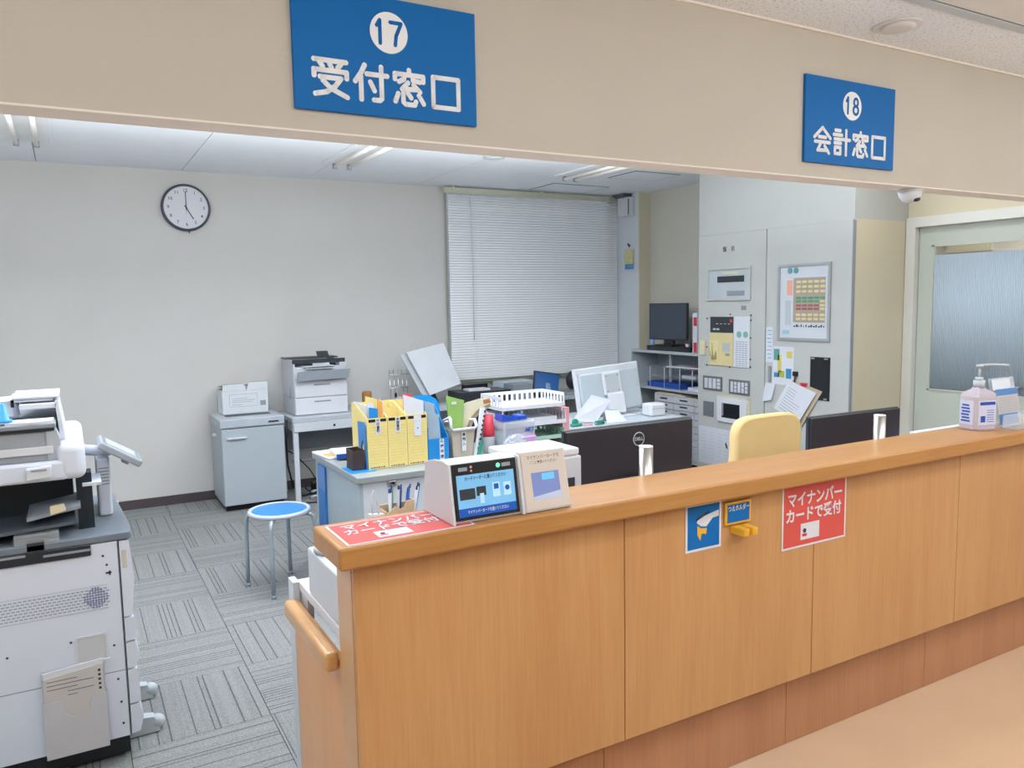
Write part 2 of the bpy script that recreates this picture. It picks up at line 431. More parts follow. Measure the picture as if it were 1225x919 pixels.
struct(MB().box(7.0, 7.1, 1.2, 4.6, 0, 2.6).box(5.4, 7.0, 1.1, 1.2, 0, 2.6).box(5.4, 7.0, 4.6, 4.7, 0, 2.6).build('wall_corridor', WALLH))
struct(MB().box(5.4, 7.0, 1.2, 4.6, 2.6, 2.66).build('ceiling', CEIL)); struct(MB().box(5.4, 7.0, 1.2, 4.6, -.05, 0).build('floor', VINYL))
t = thing('corridor_frame', 'framed chart on the corridor wall seen through the top of the door glass', 'frame', (6.99, 4.2, 1.95))
MB().box(6.97, 6.998, 3.92, 4.32, 1.98, 2.3).build('frame_border', ALU, t); MB().box(6.966, 6.97, 3.95, 4.29, 2.0, 2.28).build('chart', [CREAM], t)

# ------------------------------------------------------------------ ceiling fittings
def fixture(x0, x1, y0, y1, z, label, grp='twin tube ceiling lights in the office'):
    t = thing('ceiling_light', label, 'light', ((x0 + x1) / 2, (y0 + y1) / 2, z), 0, grp)
    MB().box(x0, x1, y0, y1, z - .012, z - .0005, .003).build('housing', SIGNW, t)
    w_ = x1 - x0
    for k in (.3, .7):
        cx = x0 + w_ * k
        MB().cyl((cx, (y0 + y1) / 2, z - .034), .014, y1 - y0 - .1, 'Y', 14).build('tube', LAMPT, t)
        MB().box(cx - .016, cx + .016, y1 - .05, y1 - .03, z - .05, z - .012).box(cx - .016, cx + .016, y0 + .03, y0 + .05, z - .05, z - .012).build('socket', GREY, t)
    return t
fixture(-.29, -.01, 4.85, 6.05, 2.7, 'twin tube ceiling light at the far left, above the photocopier')
fixture(1.79, 2.07, 4.85, 6.08, 2.7, 'twin tube ceiling light in the middle of the office ceiling')
fixture(3.78, 4.06, 4.7, 5.9, 2.7, 'twin tube ceiling light in front of the venetian blind')
for x0, y0, x1, y1, lab in ((4.02, 6.28, 4.66, 6.72, 'square access hatch in the ceiling nearest the blind'), (4.30, 5.42, 4.80, 5.82, 'square access hatch in the ceiling nearest the header')):
    t = thing('ceiling_hatch', lab, 'hatch', ((x0 + x1) / 2, (y0 + y1) / 2, 2.7), 0, 'access hatches in the office ceiling')
    MB().box(x0, x1, y0, y1, 2.697, 2.6995).build('hatch_rim', DARK, t); MB().box(x0 + .012, x1 - .012, y0 + .012, y1 - .012, 2.6955, 2.697).build('hatch_lid', CEIL, t)
t = thing('smoke_detector', 'round flat detector on the office ceiling left of the hatches', 'detector', (2.9, 5.36, 2.7))
DG = mat('detector_grey', 'c3cacc', .5)
MB().cyl((2.9, 5.36, 2.696), .085, .007).build('detector_base', DG, t); MB().cyl((2.9, 5.36, 2.689), .055, .007, r2=.065).build('sensor', DG, t)
t = thing('smoke_detector', 'round ivory detector on the speckled hall ceiling above the counter', 'detector', (2.76, 1.93, 2.6))
MB().cyl((2.76, 1.93, 2.5975), .085, .005, seg=40).build('detector_base', mat('pale_ring', 'd8d6d4', .5), t)
MB().lathe([(.045, -.012), (.056, -.010), (.062, -.003), (.062, 0)], (2.76, 1.93, 2.5948), 36).build('sensor', mat('ivory', 'd2cecb', .4), t)
# linear fitting along the hall ceiling
t = thing('linear_ceiling_fitting', 'long recessed aluminium strip light running along the hall ceiling edge', 'light', (3.3, 1.65, 2.6))
MB().box(1.2, 5.2, 1.755, 1.760, 2.596, 2.5998).build('slot', BLK, t)
MB().box(1.2, 5.2, 1.712, 1.755, 2.592, 2.5998, .002).build('outer_rail', LGREY, t)
MB().box(1.2, 5.2, 1.700, 1.712, 2.597, 2.5998).build('slot', BLK, t)
MB().box(1.2, 5.2, 1.40, 1.70, 2.590, 2.5998, .003).build('lamp_cover', mat('lamp_cover', 'cdc9c4', .4, emit=.05), t)
# CCTV dome under the header
t = thing('dome_camera', 'white dome security camera under the header near the second blue sign', 'camera', (3.2, 2.155, 2.055))
MB().cyl((3.2, 2.155, 2.050), .052, .009, seg=32).build('mount_ring', WH2, t)
MB().lathe([(.018, -.046), (.032, -.038), (.043, -.022), (.05, 0)], (3.2, 2.155, 2.046), 30).build('dome', WH2, t)
MB().ball((3.205, 2.13, 2.012), .018, 1.2, .8, .6).build('lens', BLK, t)

# ------------------------------------------------------------------ the two hanging signs
GLYPH = {
 '受': [[(.04, .97), (.96, .97)], [(.2, .9), (.28, .79)], [(.48, .9), (.53, .79)], [(.82, .92), (.72, .79)], [(.03, .52), (.03, .69), (.97, .69), (.97, .52)], [(.2, .5), (.8, .5), (.62, .27), (.38, .1), (.05, .02)], [(.28, .4), (.5, .2), (.97, .0)]],
 '付': [[(.32, .98), (.2, .74), (.03, .5)], [(.2, .66), (.2, .0)], [(.38, .74), (1, .74)], [(.82, .98), (.82, .08), (.76, .02), (.58, .02)], [(.48, .52), (.6, .28)]],
 '窓': [[(.5, 1), (.5, .88)], [(.05, .7), (.05, .86), (.95, .86), (.95, .7)], [(.36, .84), (.33, .72), (.18, .64)], [(.62, .84), (.62, .71), (.84, .69)], [(.46, .63), (.27, .43), (.76, .46)], [(.64, .58), (.84, .4)], [(.14, .29), (.05, .06)], [(.3, .31), (.3, .06), (.37, .0), (.66, .0), (.7, .1)], [(.45, .33), (.55, .2)], [(.8, .29), (.95, .06)]],
 '口': [[(.08, .02), (.08, .9), (.92, .9), (.92, .02), (.08, .02)]],
 '会': [[(.02, .6), (.5, 1), (.98, .6)], [(.3, .62), (.7, .62)], [(.06, .42), (.94, .42)], [(.42, .4), (.22, .08), (.82, .1)], [(.64, .27), (.9, .0)]],
 '計': [[(.1, .97), (.4, .97)], [(.0, .79), (.5, .79)], [(.06, .61), (.44, .61)], [(.06, .45), (.44, .45)], [(.08, .28), (.42, .28), (.42, .02), (.08, .02), (.08, .28)], [(.54, .62), (1, .62)], [(.77, 1), (.77, 0)]],
 '1': [[(.15, .76), (.55, 1), (.55, 0)]], '7': [[(.0, .97), (.95, .97), (.5, .42), (.4, 0)]],
 '8': [[(.5 + .36 * math.sin(k * PI / 8), .76 + .24 * math.cos(k * PI / 8)) for k in range(17)], [(.5 + .44 * math.sin(k * PI / 8), .26 + .26 * math.cos(k * PI / 8)) for k in range(17)]]}
def strokes(ch, x0, x1, z0, z1, r, m_, y, parent, name):
    b = MB(); n_ = 0
    for st in GLYPH[ch]:
        P = [(x0 + (x1 - x0) * a, 0, z0 + (z1 - z0) * c) for a, c in st]
        for p, q in zip(P, P[1:]): b.tube([p, q], r, 12)
        for p in P: b.ball(p, r)
    for v in b.bm.verts: v.co.y = y + v.co.y * .12
    return b.build(name, m_, parent)
def sign(x0, x1, z0, z1, num, word, label, y=2.1, ns=.098):
    t = thing('window_number_sign', label, 'sign', ((x0 + x1) / 2, y, z0), 0, 'blue window number signs on the header')
    MB().box(x0, x1, y - .012, y, z0, z1, .002).build('sign_board', [SIGNBLUE], t)
    cx = (x0 + x1) / 2; h = z1 - z0
    MB().cyl((cx, y - .0125, z1 - h * .29), .054, .002, 'Y', 48, smooth=False).build('number_disc', SIGNW, t)
    dz = z1 - h * .29
    for k, ch in enumerate(num): strokes(ch, cx - .038 + .042 * k, cx - .038 + .042 * k + (.022 if ch == '1' else .033), dz - .030, dz + .030, .0052, SIGNBLUE, y - .0138, t, 'number')
    for k, ch in enumerate(word): strokes(ch, cx - .213 + .1108 * k, cx - .213 + .1108 * k + .093, z0 + .040, z0 + .132, .0068, SIGNW, y - .0125, t, 'lettering')
    return t
sign(.549, 1.075, 2.111, 2.425, '17', '受付窓口', 'larger-looking blue sign reading 17 受付窓口 on the beige header')
sign(2.456, 2.984, 2.111, 2.432, '18', '会計窓口', 'blue sign reading 18 会計窓口 farther right on the beige header')

# ------------------------------------------------------------------ reception counter
FY = 1.81
ct = thing('reception_counter', 'long beech reception counter with panelled front and raised top', 'counter', (2.9, 1.9, 0))
MB().box(.572, 5.29, 1.885, 1.945, 0, .972).box(.572, 5.29, 1.828, 1.885, .272, .972).build('core', WOODK, ct)
sx = [.5655, 1.392, 2.216, 3.066, 3.905, 4.745, 5.29]
for a, c in zip(sx, sx[1:]):
    MB().box(a + .0014, c - .0014, FY, 1.828, .272, .972, .001, seg=1).build('front_panel', WOODF, ct)
kx = [.5655, 1.352, 2.155, 2.966, 3.78, 4.59, 5.29]
for a, c in zip(kx, kx[1:]):
    MB().box(a + .001, c - .001, 1.865, 1.885, 0, .272).build('kick_panel', WOODK, ct)
MB().box(.5655, .574, 1.8285, 1.945, .0, .972).build('end_panel', WOODE, ct)
MB().box(.52, 5.29, 1.762, 1.995, .975, 1.032, .009, seg=4).build('countertop', WOODT, ct)
MB().box(.575, .592, 1.946, 2.47, 0, .66, .002).build('side_panel', WOODS, ct)
MB().box(.535, .575, 1.985, 2.44, .628, .682, .012, seg=4).build('handrail', WOODE, ct)

# poster on the countertop
def mynumber(t, O, Rr, U, w, h, s=1.0, bd=.02):
    """red poster lettering: O top-left corner, Rr and U unit vectors"""
    O = Vector(O); Rr = Vector(Rr); U = Vector(U); N = Rr.cross(U)
    def at(u, v, d=.0012): return O + Rr * (u * w) - U * (v * h) + N * d
    text('マイナンバー', .175 * w * s, WH2, at(.5, .24), Rr, U, t, 'lettering', bd, sx=.86)
    text('カードで受付', .165 * w * s, WH2, at(.48, .50), Rr, U, t, 'lettering', bd, sx=.92)
    c = at(.42, .78, .0006); cw, ch = .30 * w, .27 * h
    M = Matrix((Rr.to_tuple() + (0,), U.to_tuple() + (0,), N.to_tuple() + (0,), (0, 0, 0, 1))).transposed(); M = Matrix.Translation(c) @ M
    MB().box(-cw / 2, cw / 2, -ch / 2, ch / 2, -.0004, .0008, M=M).build('card_picture', WH2, t)
    b = MB(); b.cyl((-cw * .3, ch * .06, .0012), ch * .14, .001, 'Z', 16, M=M); b.mi = 1
    b.box(-cw * .42, -cw * .18, -ch * .3, -ch * .12, .0008, .0014, M=M); b.build('portrait_mark', [INK, PRED], t)
t = thing('red_poster', 'red poster reading マイナンバーカードで受付 lying flat on the counter end', 'poster', (.7, 1.85, 1.033))
MB().box(.545, .885, 1.776, 1.966, 1.0325, 1.0331).build('white_border', PAPER, t)
MB().box(.551, .879, 1.781, 1.961, 1.0331, 1.0335).build('printed_field', RED, t)
mynumber(t, (.551, 1.961, 1.0335), (1, 0, 0), (0, 1, 0), .30, .18, .95, .006)
t = thing('red_poster', 'red poster reading マイナンバーカードで受付 upright on the counter front', 'poster', (2.215, FY, .75))
MB().box(2.054, 2.378, FY - .0016, FY - .0008, .746, .97).build('white_border', PAPER, t)
MB().box(2.061, 2.371, FY - .002, FY - .0016, .753, .963).build('printed_field', RED, t)
mynumber(t, (2.061, FY - .002, .963), (1, 0, 0), (0, 0, 1), .31, .21)
t = thing('cane_notice', 'blue notice with white border picturing a hand, on the counter front', 'notice', (1.7, FY, .81))
MB().box(1.627, 1.776, FY - .0016, FY - .0008, .813, .966).build('white_border', PAPER, t)
MB().box(1.635, 1.768, FY - .002, FY - .0016, .821, .958).build('printed_field', SIGNBLUE, t)
b = MB(); y = FY - .0022
b.prism([(1.765, .935), (1.765, .915), (1.738, .912), (1.722, .897), (1.712, .888), (1.69, .892), (1.672, .905), (1.68, .918), (1.715, .925)], y, FY - .002)
b.mi = 1; b.prism([(1.675, .895), (1.69, .885), (1.715, .882), (1.712, .863), (1.693, .868), (1.688, .845), (1.675, .865)], y, FY - .002)
b.mi = 2; b.prism([(1.668, .918), (1.722, .938), (1.724, .931), (1.67, .910)], y - .0004, FY - .002)
b.build('hand_picture', [WH2, YEL2, INK], t)
t = thing('cane_holder', 'yellow two pronged cane holder with small blue plate on the counter front', 'holder', (1.84, FY, .86))
MB().box(1.788, 1.902, FY - .008, FY - .0005, .878, .952, .002).build('back_plate', YEL2, t)
MB().box(1.797, 1.893, FY - .0092, FY - .008, .886, .944).build('blue_plate', SIGNBLUE, t)
text('つえホルダー', .021, WH2, (1.845, FY - .0096, .93), (1, 0, 0), (0, 0, 1), t, 'lettering', .01, sx=.75)
for x in (1.835, 1.872):
    MB().prism([(x - .018, FY), (x + .018, FY), (x + .012, FY - .055), (x, FY - .06), (x - .012, FY - .055)], .848, .872, 'XY', .003).build('prong', YEL2, t)

# card reader and card tray
t = thing('face_card_reader', 'white countertop card reader with a bright blue touch screen', 'card reader', (.93, 1.88, 1.033))
zt, zb = 1.19, 1.0335; SHELL = mat('device_shell', 'c9c9cc', .4, var=.01)
x0, x1 = .826, 1.04
MB().prism([(1.795, zb), (1.98, zb), (1.958, zt - .018), (1.90, zt - .004), (1.835, zt + .002), (1.82, zt - .004)], x0 + .004, x1 - .004, 'YZ', .004).build('shell', SHELL, t)
for x in (x0, x1 - .008):
    MB().prism([(1.782, zb), (1.982, zb), (1.96, zt - .016), (1.90, zt - .001), (1.84, zt + .004), (1.812, zt - .001)], x, x + .008, 'YZ', .0025).build('side_wing', SHELL, t)
# screen plane from (1.7925,zb+.012) to (1.818,zt-.006)
sl = Vector((0, 1.8185 - 1.7945, zt - .004 - (zb + .008))); L_ = sl.length; sl.normalize(); nn = Vector((1, 0, 0)).cross(sl)
def SM(x, base=(0, 1.7925, zb + .008)):
    M = Matrix(((1, 0, 0, 0), (0, sl.y, nn.y, 0), (0, sl.z, nn.z, 0), (0, 0, 0, 1))); return Matrix.Translation((x, base[1], base[2])) @ M
M = SM(x0); W_ = x1 - x0
MB().box(.012, W_ - .012, .0, L_, -.002, .0015, .0015, M=M).build('screen_bezel', BLK, t)
SCR = mat('screen_blue', '72add6', .15, emit=.28, var=.03); SCRD = mat('screen_deep_blue', '1c4fa0', .15, emit=.35, var=.02)
b = MB(); b.box(.022, W_ - .022, .03, L_ - .03, .0015, .0019, M=M); b.mi = 1; b.box(.022, W_ - .022, .008, .030, .0015, .0019, M=M)
b.mi = 2; b.box(.028, .073, .052, .080, .0019, .0022, M=M); b.box(.077, .105, .058, .082, .0019, .0022, M=M)
b.mi = 3; b.box(.086, .098, .038, .064, .0022, .0024, M=M); b.box(.125, .147, .05, .088, .0019, .0021, M=M); b.box(.158, .180, .05, .085, .0019, .0021, M=M)
b.mi = 1; b.box(.129, .143, .07, .084, .0021, .0023, M=M); b.cyl((.169, .07, .0021), .007, .0004, 'Z', 14, M=M)
b.build('display', [SCR, SCRD, DARK, mat('screen_white', 'a6cce4', .2, emit=.3)], t)
ex = Vector((1, 0, 0))
def onscreen(u, v, d=.0026): return Vector((x0 + u, 1.7925, zb + .008)) + sl * v + nn * d
text('カードリーダーに置いてください', .0115, DARK, onscreen(W_ / 2, L_ - .041), ex, sl, t, 'lettering', .01, .0001, sx=.72)
text('マイナンバーカードを置いてください', .0105, WH2, onscreen(W_ / 2, .019), ex, sl, t, 'lettering', .01, .0001, sx=.68)
b = MB(); b.box(.030, .056, L_ - .020, L_ - .010, .0015, .0022, .0003, M=M, seg=1); b.box(W_ - .056, W_ - .030, L_ - .020, L_ - .010, .0015, .0022, .0003, M=M, seg=1); b.build('infrared_window', GREY, t)
MB().cyl((W_ - .067, L_ - .015, .0018), .006, .001, 'Z', 16, M=M).build('green_lamp', mat('green_led', '5ff0a0', .3, emit=1.2), t)
b = MB(); b.cyl((.067, L_ - .011, .0018), .0035, .001, 'Z', 12, M=M); b.cyl((.067, L_ - .021, .0018), .003, .001, 'Z', 12, M=M); b.build('camera_eyes', PINK, t)
t = thing('card_tray_unit', 'beige and white card slot unit joined to the right of the card reader', 'card reader', (1.12, 1.88, 1.033))
x0, x1 = 1.042, 1.19; LB = mat('beige_label', 'c9bdb2', .5)
MB().prism([(1.786, zb), (1.97, zb), (1.955, zt - .014), (1.86, zt + .004), (1.822, zt + .005)], x0, x1, 'YZ', .004).build('shell', SHELL, t)
M = SM(x0, (0, 1.7868, zb + .006)); sl2 = sl
sl = Vector((0, 1.822 - 1.786, zt + .005 - zb)); L_ = sl.length - .008; sl.normalize(); nn = Vector((1, 0, 0)).cross(sl); M = SM(x0, (0, 1.7868, zb + .006)); W_ = x1 - x0
MB().box(.004, W_ - .004, 0, L_, -.001, .0012, M=M).build('front_label', LB, t)
b = MB(); b.box(.03, W_ - .03, .025, .10, .0012, .0016, M=M); b.mi = 1; b.box(.062, .102, .078, .096, .0016, .003, M=M); b.mi = 2
b.prism([(0, 0)] * 0 or [(.03, .025), (W_ - .025, .025), (W_ - .03, .045), (.03, .035)], .0016, .0018, 'XY')
bmesh.ops.transform(b.bm, matrix=M, verts=[v for v in b.bm.verts if v.co.y < .2 and v.co.z < .01])
b.build('card_slot', [mat('slot_blue', '7c8cc4', .3), mat('slot_light', '66b6e8', .3, emit=.25), mat('slot_pale', 'bcc4dc', .3)], t)
def onlab(u, v): return Vector((x0 + u, 1.7868, zb + .006)) + sl * v + nn * .0014
text('マイナンバーカードを', .0125, INK, onlab(W_ / 2, L_ - .016), ex, sl, t, 'lettering', .0, .0001, sx=.85)
text('ここに▼置いてください', .0095, INK, onlab(W_ / 2, L_ - .030), ex, sl, t, 'lettering', .0, .0001, sx=.85)
MB().prism([(W_ / 2 - .014, L_ - .04), (W_ / 2 + .014, L_ - .04), (W_ / 2, L_ - .05)], .0012, .0016, 'XY')
# sanitiser and leaflet stand
t = thing('sanitiser_bottle', 'clear square hand sanitiser bottle with pump on the counter', 'bottle', (3.33, 1.90, 1.033), -.25)
t.scale = (1.3, 1.3, 1.2)
hx, hy = .045, .036
def ring(z, sx_, sy_, c=.25):
    a, b2 = hx * sx_, hy * sy_
    return [(-a, -b2 * (1 - c), z), (-a * (1 - c), -b2, z), (a * (1 - c), -b2, z), (a, -b2 * (1 - c), z), (a, b2 * (1 - c), z), (a * (1 - c), b2, z), (-a * (1 - c), b2, z), (-a, b2 * (1 - c), z)]
b = MB(); zs = [(0, .94), (.006, 1), (.118, 1), (.13, .9), (.142, .45), (.15, .33)]
for (z0, s0_), (z1, s1_) in zip(zs, zs[1:]): b.hull8(ring(z0, s0_, s0_), ring(z1, s1_, s1_))
b.build('bottle_body', PINKLIQ, t, local=True)
b = MB(); b.box(-.034, .034, -hy - .0012, -hy, .02, .105); b.box(-hx - .0012, -hx, -.026, .026, .02, .105); b.build('label', [mat('bottle_label', 'c9cbe0', .4)], t, local=True)
b = MB(); b.box(-.03, .03, -hy - .0016, -hy - .0012, .09, .101); b.box(-.026, -.008, -hy - .0016, -hy - .0012, .03, .052); [b.box(-hx - .0016, -hx - .0012, -.015 + .002 * (k % 3), .02 - .003 * (k % 2), .03 + k * .011, .036 + k * .011) for k in range(6)]; [b.box(-.002, .026, -hy - .0016, -hy - .0012, .03 + k * .008, .032 + k * .008) for k in range(6)]; b.build('label_print', DBLUE, t, local=True)
MB().cyl((0, 0, .16), .017, .026).cyl((0, 0, .178), .012, .012).build('cap', LGREY, t, local=True)
MB().cyl((0, 0, .2), .004, .045).cyl((0, 0, .224), .012, .008, r2=.009).tube([(0, 0, .226), (.06, 0, .226), (.115, 0, .222), (.118, 0, .2)], .004).build('pump', LGREY, t, local=True)
t = thing('leaflet_stand', 'clear acrylic leaflet stand holding a blue headed leaflet on the counter', 'stand', (3.505, 1.88, 1.033))
MB().box(3.420, 3.605, 1.80, 1.93, 1.0335, 1.038).box(3.420, 3.605, 1.842, 1.846, 1.038, 1.09).hull8([(3.420, 1.872, 1.038), (3.605, 1.872, 1.038), (3.605, 1.876, 1.038), (3.420, 1.876, 1.038)], [(3.420, 1.91, 1.24), (3.605, 1.91, 1.24), (3.605, 1.914, 1.24), (3.420, 1.914, 1.24)]).build('holder', CLEAR, t)
def lean(x0, x1, z0, z1, y=1.868, th=.002): # along the leaning back
    f = lambda z: y + (z - 1.038) * .19
    return [(x0, f(z0), z0), (x1, f(z0), z0), (x1, f(z0) + th, z0), (x0, f(z0) + th, z0)], [(x0, f(z1), z1), (x1, f(z1), z1), (x1, f(z1) + th, z1), (x0, f(z1) + th, z1)]
MB().hull8(*lean(3.427, 3.590, 1.042, 1.193, 1.855)).build('leaflet', mat('leaflet_tan', 'b7b3b4', .5), t)
MB().hull8(*lean(3.427, 3.590, 1.168, 1.195, 1.8542, .001)).hull8(*lean(3.427, 3.565, 1.045, 1.09, 1.8542, .001)).build('leaflet_blue', mat('leaflet_blue', '4a7ab4', .4), t)
b = MB()
for k in range(7): b.hull8(*lean(3.435, 3.580, 1.10 + k * .009, 1.1015 + k * .009, 1.854, .0008))
b.build('leaflet_lines', GREY, t)
MB().hull8(*lean(3.420, 3.555, 1.19, 1.236, 1.862, .001)).build('back_card', PAPER, t)

# metal posts on the rear edge of the countertop
for x, lab in ((1.648, 'round metal post rising just behind the counter by the nearer black monitor'), (2.86, 'round metal post rising just behind the counter by the farther black monitor')):
    t = thing('metal_post', lab, 'post', (x, 2.026, .721), 0, 'metal posts behind the countertop')
    MB().cyl((x, 2.026, .918), .0235, .393, seg=28).build('post_body', STEEL, t); MB().cyl((x, 2.026, 1.117), .023, .004, seg=28).build('post_cap', SIGNW, t)

# ------------------------------------------------------------------ inner desk behind the counter
t = thing('inner_desk', 'white staff desk running behind the raised counter', 'desk', (2.9, 2.25, 0))
MB().box(.595, 5.26, 1.95, 2.50, .69, .72, .003).build('desk_top', WH2, t)
MB().box(.60, .62, 2.40, 2.5, 0, .69).build('end_support', WH, t)
for x in (2.2, 3.8, 5.2): MB().box(x - .015, x + .015, 1.98, 2.46, 0, .69).build('support_panel', WH, t)
MB().box(.575, .595, 2.472, 2.535, 0, .72).build('end_edge', WH, t)
t = thing('white_cabinet_box', 'plain white equipment box behind the counter end', 'box', (.7, 2.2, .72))
MB().box(.597, .95, 1.96, 2.36, .722, .865, .006).build('casing', WH, t)
t = thing('tape_reel', 'grey round dispenser with white knob on the white equipment box', 'dispenser', (.655, 2.28, .866))
MB().cyl((.655, 2.28, .875), .058, .016, seg=32).cyl((.655, 2.28, .892), .052, .018, seg=32, r2=.046).build('body', LGREY, t)
MB().cyl((.65, 2.285, .917), .019, .035, r2=.014).build('knob', WH2, t)
t = thing('label_printer', 'white flat topped printer on the staff desk behind the card slot unit', 'printer', (1.32, 2.2, .72))
MB().box(1.19, 1.44, 2.10, 2.30, .722, 1.10, .006).build('casing', WH, t); MB().box(1.195, 1.435, 2.105, 2.295, 1.101, 1.125, .006).build('lid', WH2, t); MB().box(1.22, 1.41, 2.096, 2.10, 1.0, 1.03).build('paper_slot', DARK, t)
# pen stand
t = thing('pen_stand', 'beige box pen stand behind the counter end', 'holder', (.88, 2.2, .866))
TAN = mat('tan_card', 'cdb595', .7)
MB().prism([(.785, .868), (.872, .868), (.872, 1.018), (.848, 1.017), (.84, .998), (.83, .995), (.815, 1.005), (.785, .985)], 2.16, 2.165).box(.785, .872, 2.22, 2.225, .868, 1.0).box(.785, .788, 2.165, 2.22, .868, .99).box(.869, .872, 2.165, 2.22, .868, 1.017).build('box', TAN, t)
pcols = [(WH2, 'white'), (LGREY, 'grey'), (TEAL, 'green'), (LGREY, 'grey'), (DARK, 'black'), (DBLUE, 'blue'), (DBLUE, 'blue'), (BLUE, 'light blue'), (LGREY, 'grey'), (WH2, 'white'), (WH2, 'white'), (BLUE, 'light blue')]
for k, (m_, cn) in enumerate(pcols):
    x = .802 + k * .0062; y = 2.175 + (k % 3) * .015
    dx = .0 + .0035 * k; h = random.uniform(.168, .180)
    p = thing('pen', '%s ballpoint pen, %s from the left in the beige pen stand' % (cn, ('first', 'second', 'third', 'fourth', 'fifth', 'sixth', 'seventh', 'eighth', 'ninth', 'tenth', 'eleventh', 'last')[k]), 'pen', (x, y, .87), 0, 'pens in the beige stand')
    MB().tube([(x, y, .872), (x + dx, y + .005, .87 + h)], .0045, 8).build('barrel', m_, p)
    MB().tube([(x + dx, y + .005, .87 + h), (x + dx * 1.08, y + .0055, .883 + h)], .003, 8).build('push_button', INK if k % 2 else DBLUE, p)
t = thing('white_clip_stand', 'small white clip stand left of the beige pen stand', 'stand', (.765, 2.2, .866))
MB().prism([(.735, .867), (.785, .867), (.795, .98), (.74, .985)], 2.18, 2.20).build('holder', WH2, t); MB().tube([(.752, 2.19, .98), (.748, 2.19, 1.03), (.757, 2.19, 1.055), (.765, 2.19, 1.03), (.77, 2.19, .98)], .003, 8).build('wire_loop', WH2, t)
MB().box(.765, .778, 2.177, 2.18, .965, .972).build('clip', BLK, t)

# black monitors seen from behind
def dell(cx, y, ztop, rz, label, logo_dx):
    t = thing('monitor', label, 'monitor', (cx, y, .72), rz, 'black monitors on the staff desk')
    w = .62; zt = ztop - .72; h = min(.365, zt - .015)
    b = MB(); b.box(-w / 2, w / 2, -.006, .012, zt - h, zt, .004); b.build('screen_bezel', DARK, t, local=True)
    MB().box(-w / 2 + .004, w / 2 - .004, -.018, -.006, zt - h + .004, zt - .004, .005).box(-.15, .15, -.04, -.016, zt - h + .02, zt - .2, .012).build('rear_shell', NAVY, t, local=True)
    MB().box(-w / 2 + .01, w / 2 - .01, .012, .0128, zt - h + .015, zt - .01).build('screen', BLK, t, local=True)
    b = MB(); b.cyl((logo_dx, -.0184, zt - .062), .0275, .0012, 'Y', 40, smooth=False); b.mi = 1; b.cyl((logo_dx, -.0188, zt - .062), .0235, .0014, 'Y', 40, smooth=False)
    b.build('emblem', [LGREY, NAVY], t, local=True)
    o = text('DELL', .0185, LGREY, (logo_dx, -.0196, zt - .062), (1, 0, 0), (0, 0, 1), t, 'lettering', .02, .0003, world=False)
    MB().box(-.04, .04, -.07, -.04, .01, zt - .2, .008).build('stand', DARK, t, local=True)
    MB().box(-.13, .13, -.13, .06, 0.001, .013, .004).build('stand_base', DARK, t, local=True)
dell(1.872, 2.4, 1.128, 0, 'black monitor seen from behind, nearer to the card reader', .03)
dell(3.2, 2.40, 1.062, -.03, 'black monitor seen from behind, farther right past the yellow chair', .16)
t = thing('paper_stack', 'low stack of white paper behind the counter near the door', 'paper', (3.9, 2.3, .72))
MB().box(3.68, 4.1, 2.15, 2.44, .721, .915, .002).build('sheets', PAPER, t)
# yellow chair
t = thing('office_chair', 'yellow upholstered office chair behind the counter', 'chair', (3.23, 2.9, 0))
YCH = mat('yellow_upholstery', 'eaca8e', .75, var=.03, bump=.2, bscale=400)
zc, w, h = .775, .27, .205; outline = []
for k in range(40):
    a = 2 * PI * k / 40; ca, sa = math.cos(a), math.sin(a); e = .42
    wx = w * (1 if sa < 0 else .93)
    outline.append((3.26 + wx * abs(ca) ** e * (1 if ca > 0 else -1), zc + h * abs(sa) ** e * (1 if sa > 0 else -1)))
b = MB()
cxm = 3.26
def sc(o, f): return [(cxm + (a - cxm) * f, zc + (c - zc) * f) for a, c in o]
lay = [(2.955, .93), (2.963, .985), (2.985, 1.0), (3.01, .985), (3.018, .93)]
def crv(x): return -.12 * (x - cxm) ** 2
for (ya, fa), (yb, fb) in zip(lay, lay[1:]):
    A = [b.bm.verts.new((p[0], ya + crv(p[0]) * -6 * .1, p[1])) for p in sc(outline, fa)]; B = [b.bm.verts.new((p[0], yb + crv(p[0]) * -6 * .1, p[1])) for p in sc(outline, fb)]
    for i in range(40):
        f = b.bm.faces.new((A[i], A[(i + 1) % 40], B[(i + 1) % 40], B[i])); f.smooth = True
    if ya == lay[0][0]: b.bm.faces.new(A)
    if yb == lay[-1][0]: b.bm.faces.new(B[::-1])
bmesh.ops.remove_doubles(b.bm, verts=b.bm.verts, dist=1e-5); bmesh.ops.recalc_face_normals(b.bm, faces=b.bm.faces)
b.build('backrest', YCH, t)
MB().box(3.0, 3.50, 2.52, 2.97, .42, .49, .03, seg=4).build('seat', YCH, t)
MB().tube([(3.26, 3.03, .75), (3.26, 3.04, .5), (3.26, 2.95, .4), (3.26, 2.8, .4)], .018).build('back_bar', BLK, t)
MB().cyl((3.25, 2.76, .25), .03, .32).build('gas_lift', BLK, t)
for k in range(5):
    a = k * 2 * PI / 5 + .3; q = (3.25 + .27 * math.cos(a), 2.76 + .27 * math.sin(a))
    lg = MB().tube([(3.25, 2.76, .1), (q[0], q[1], .07)], .018).build('foot_spoke', BLK, t)
    MB().cyl((q[0], q[1], .028), .025, .04, 'X', 14).build('castor', BLK, lg)

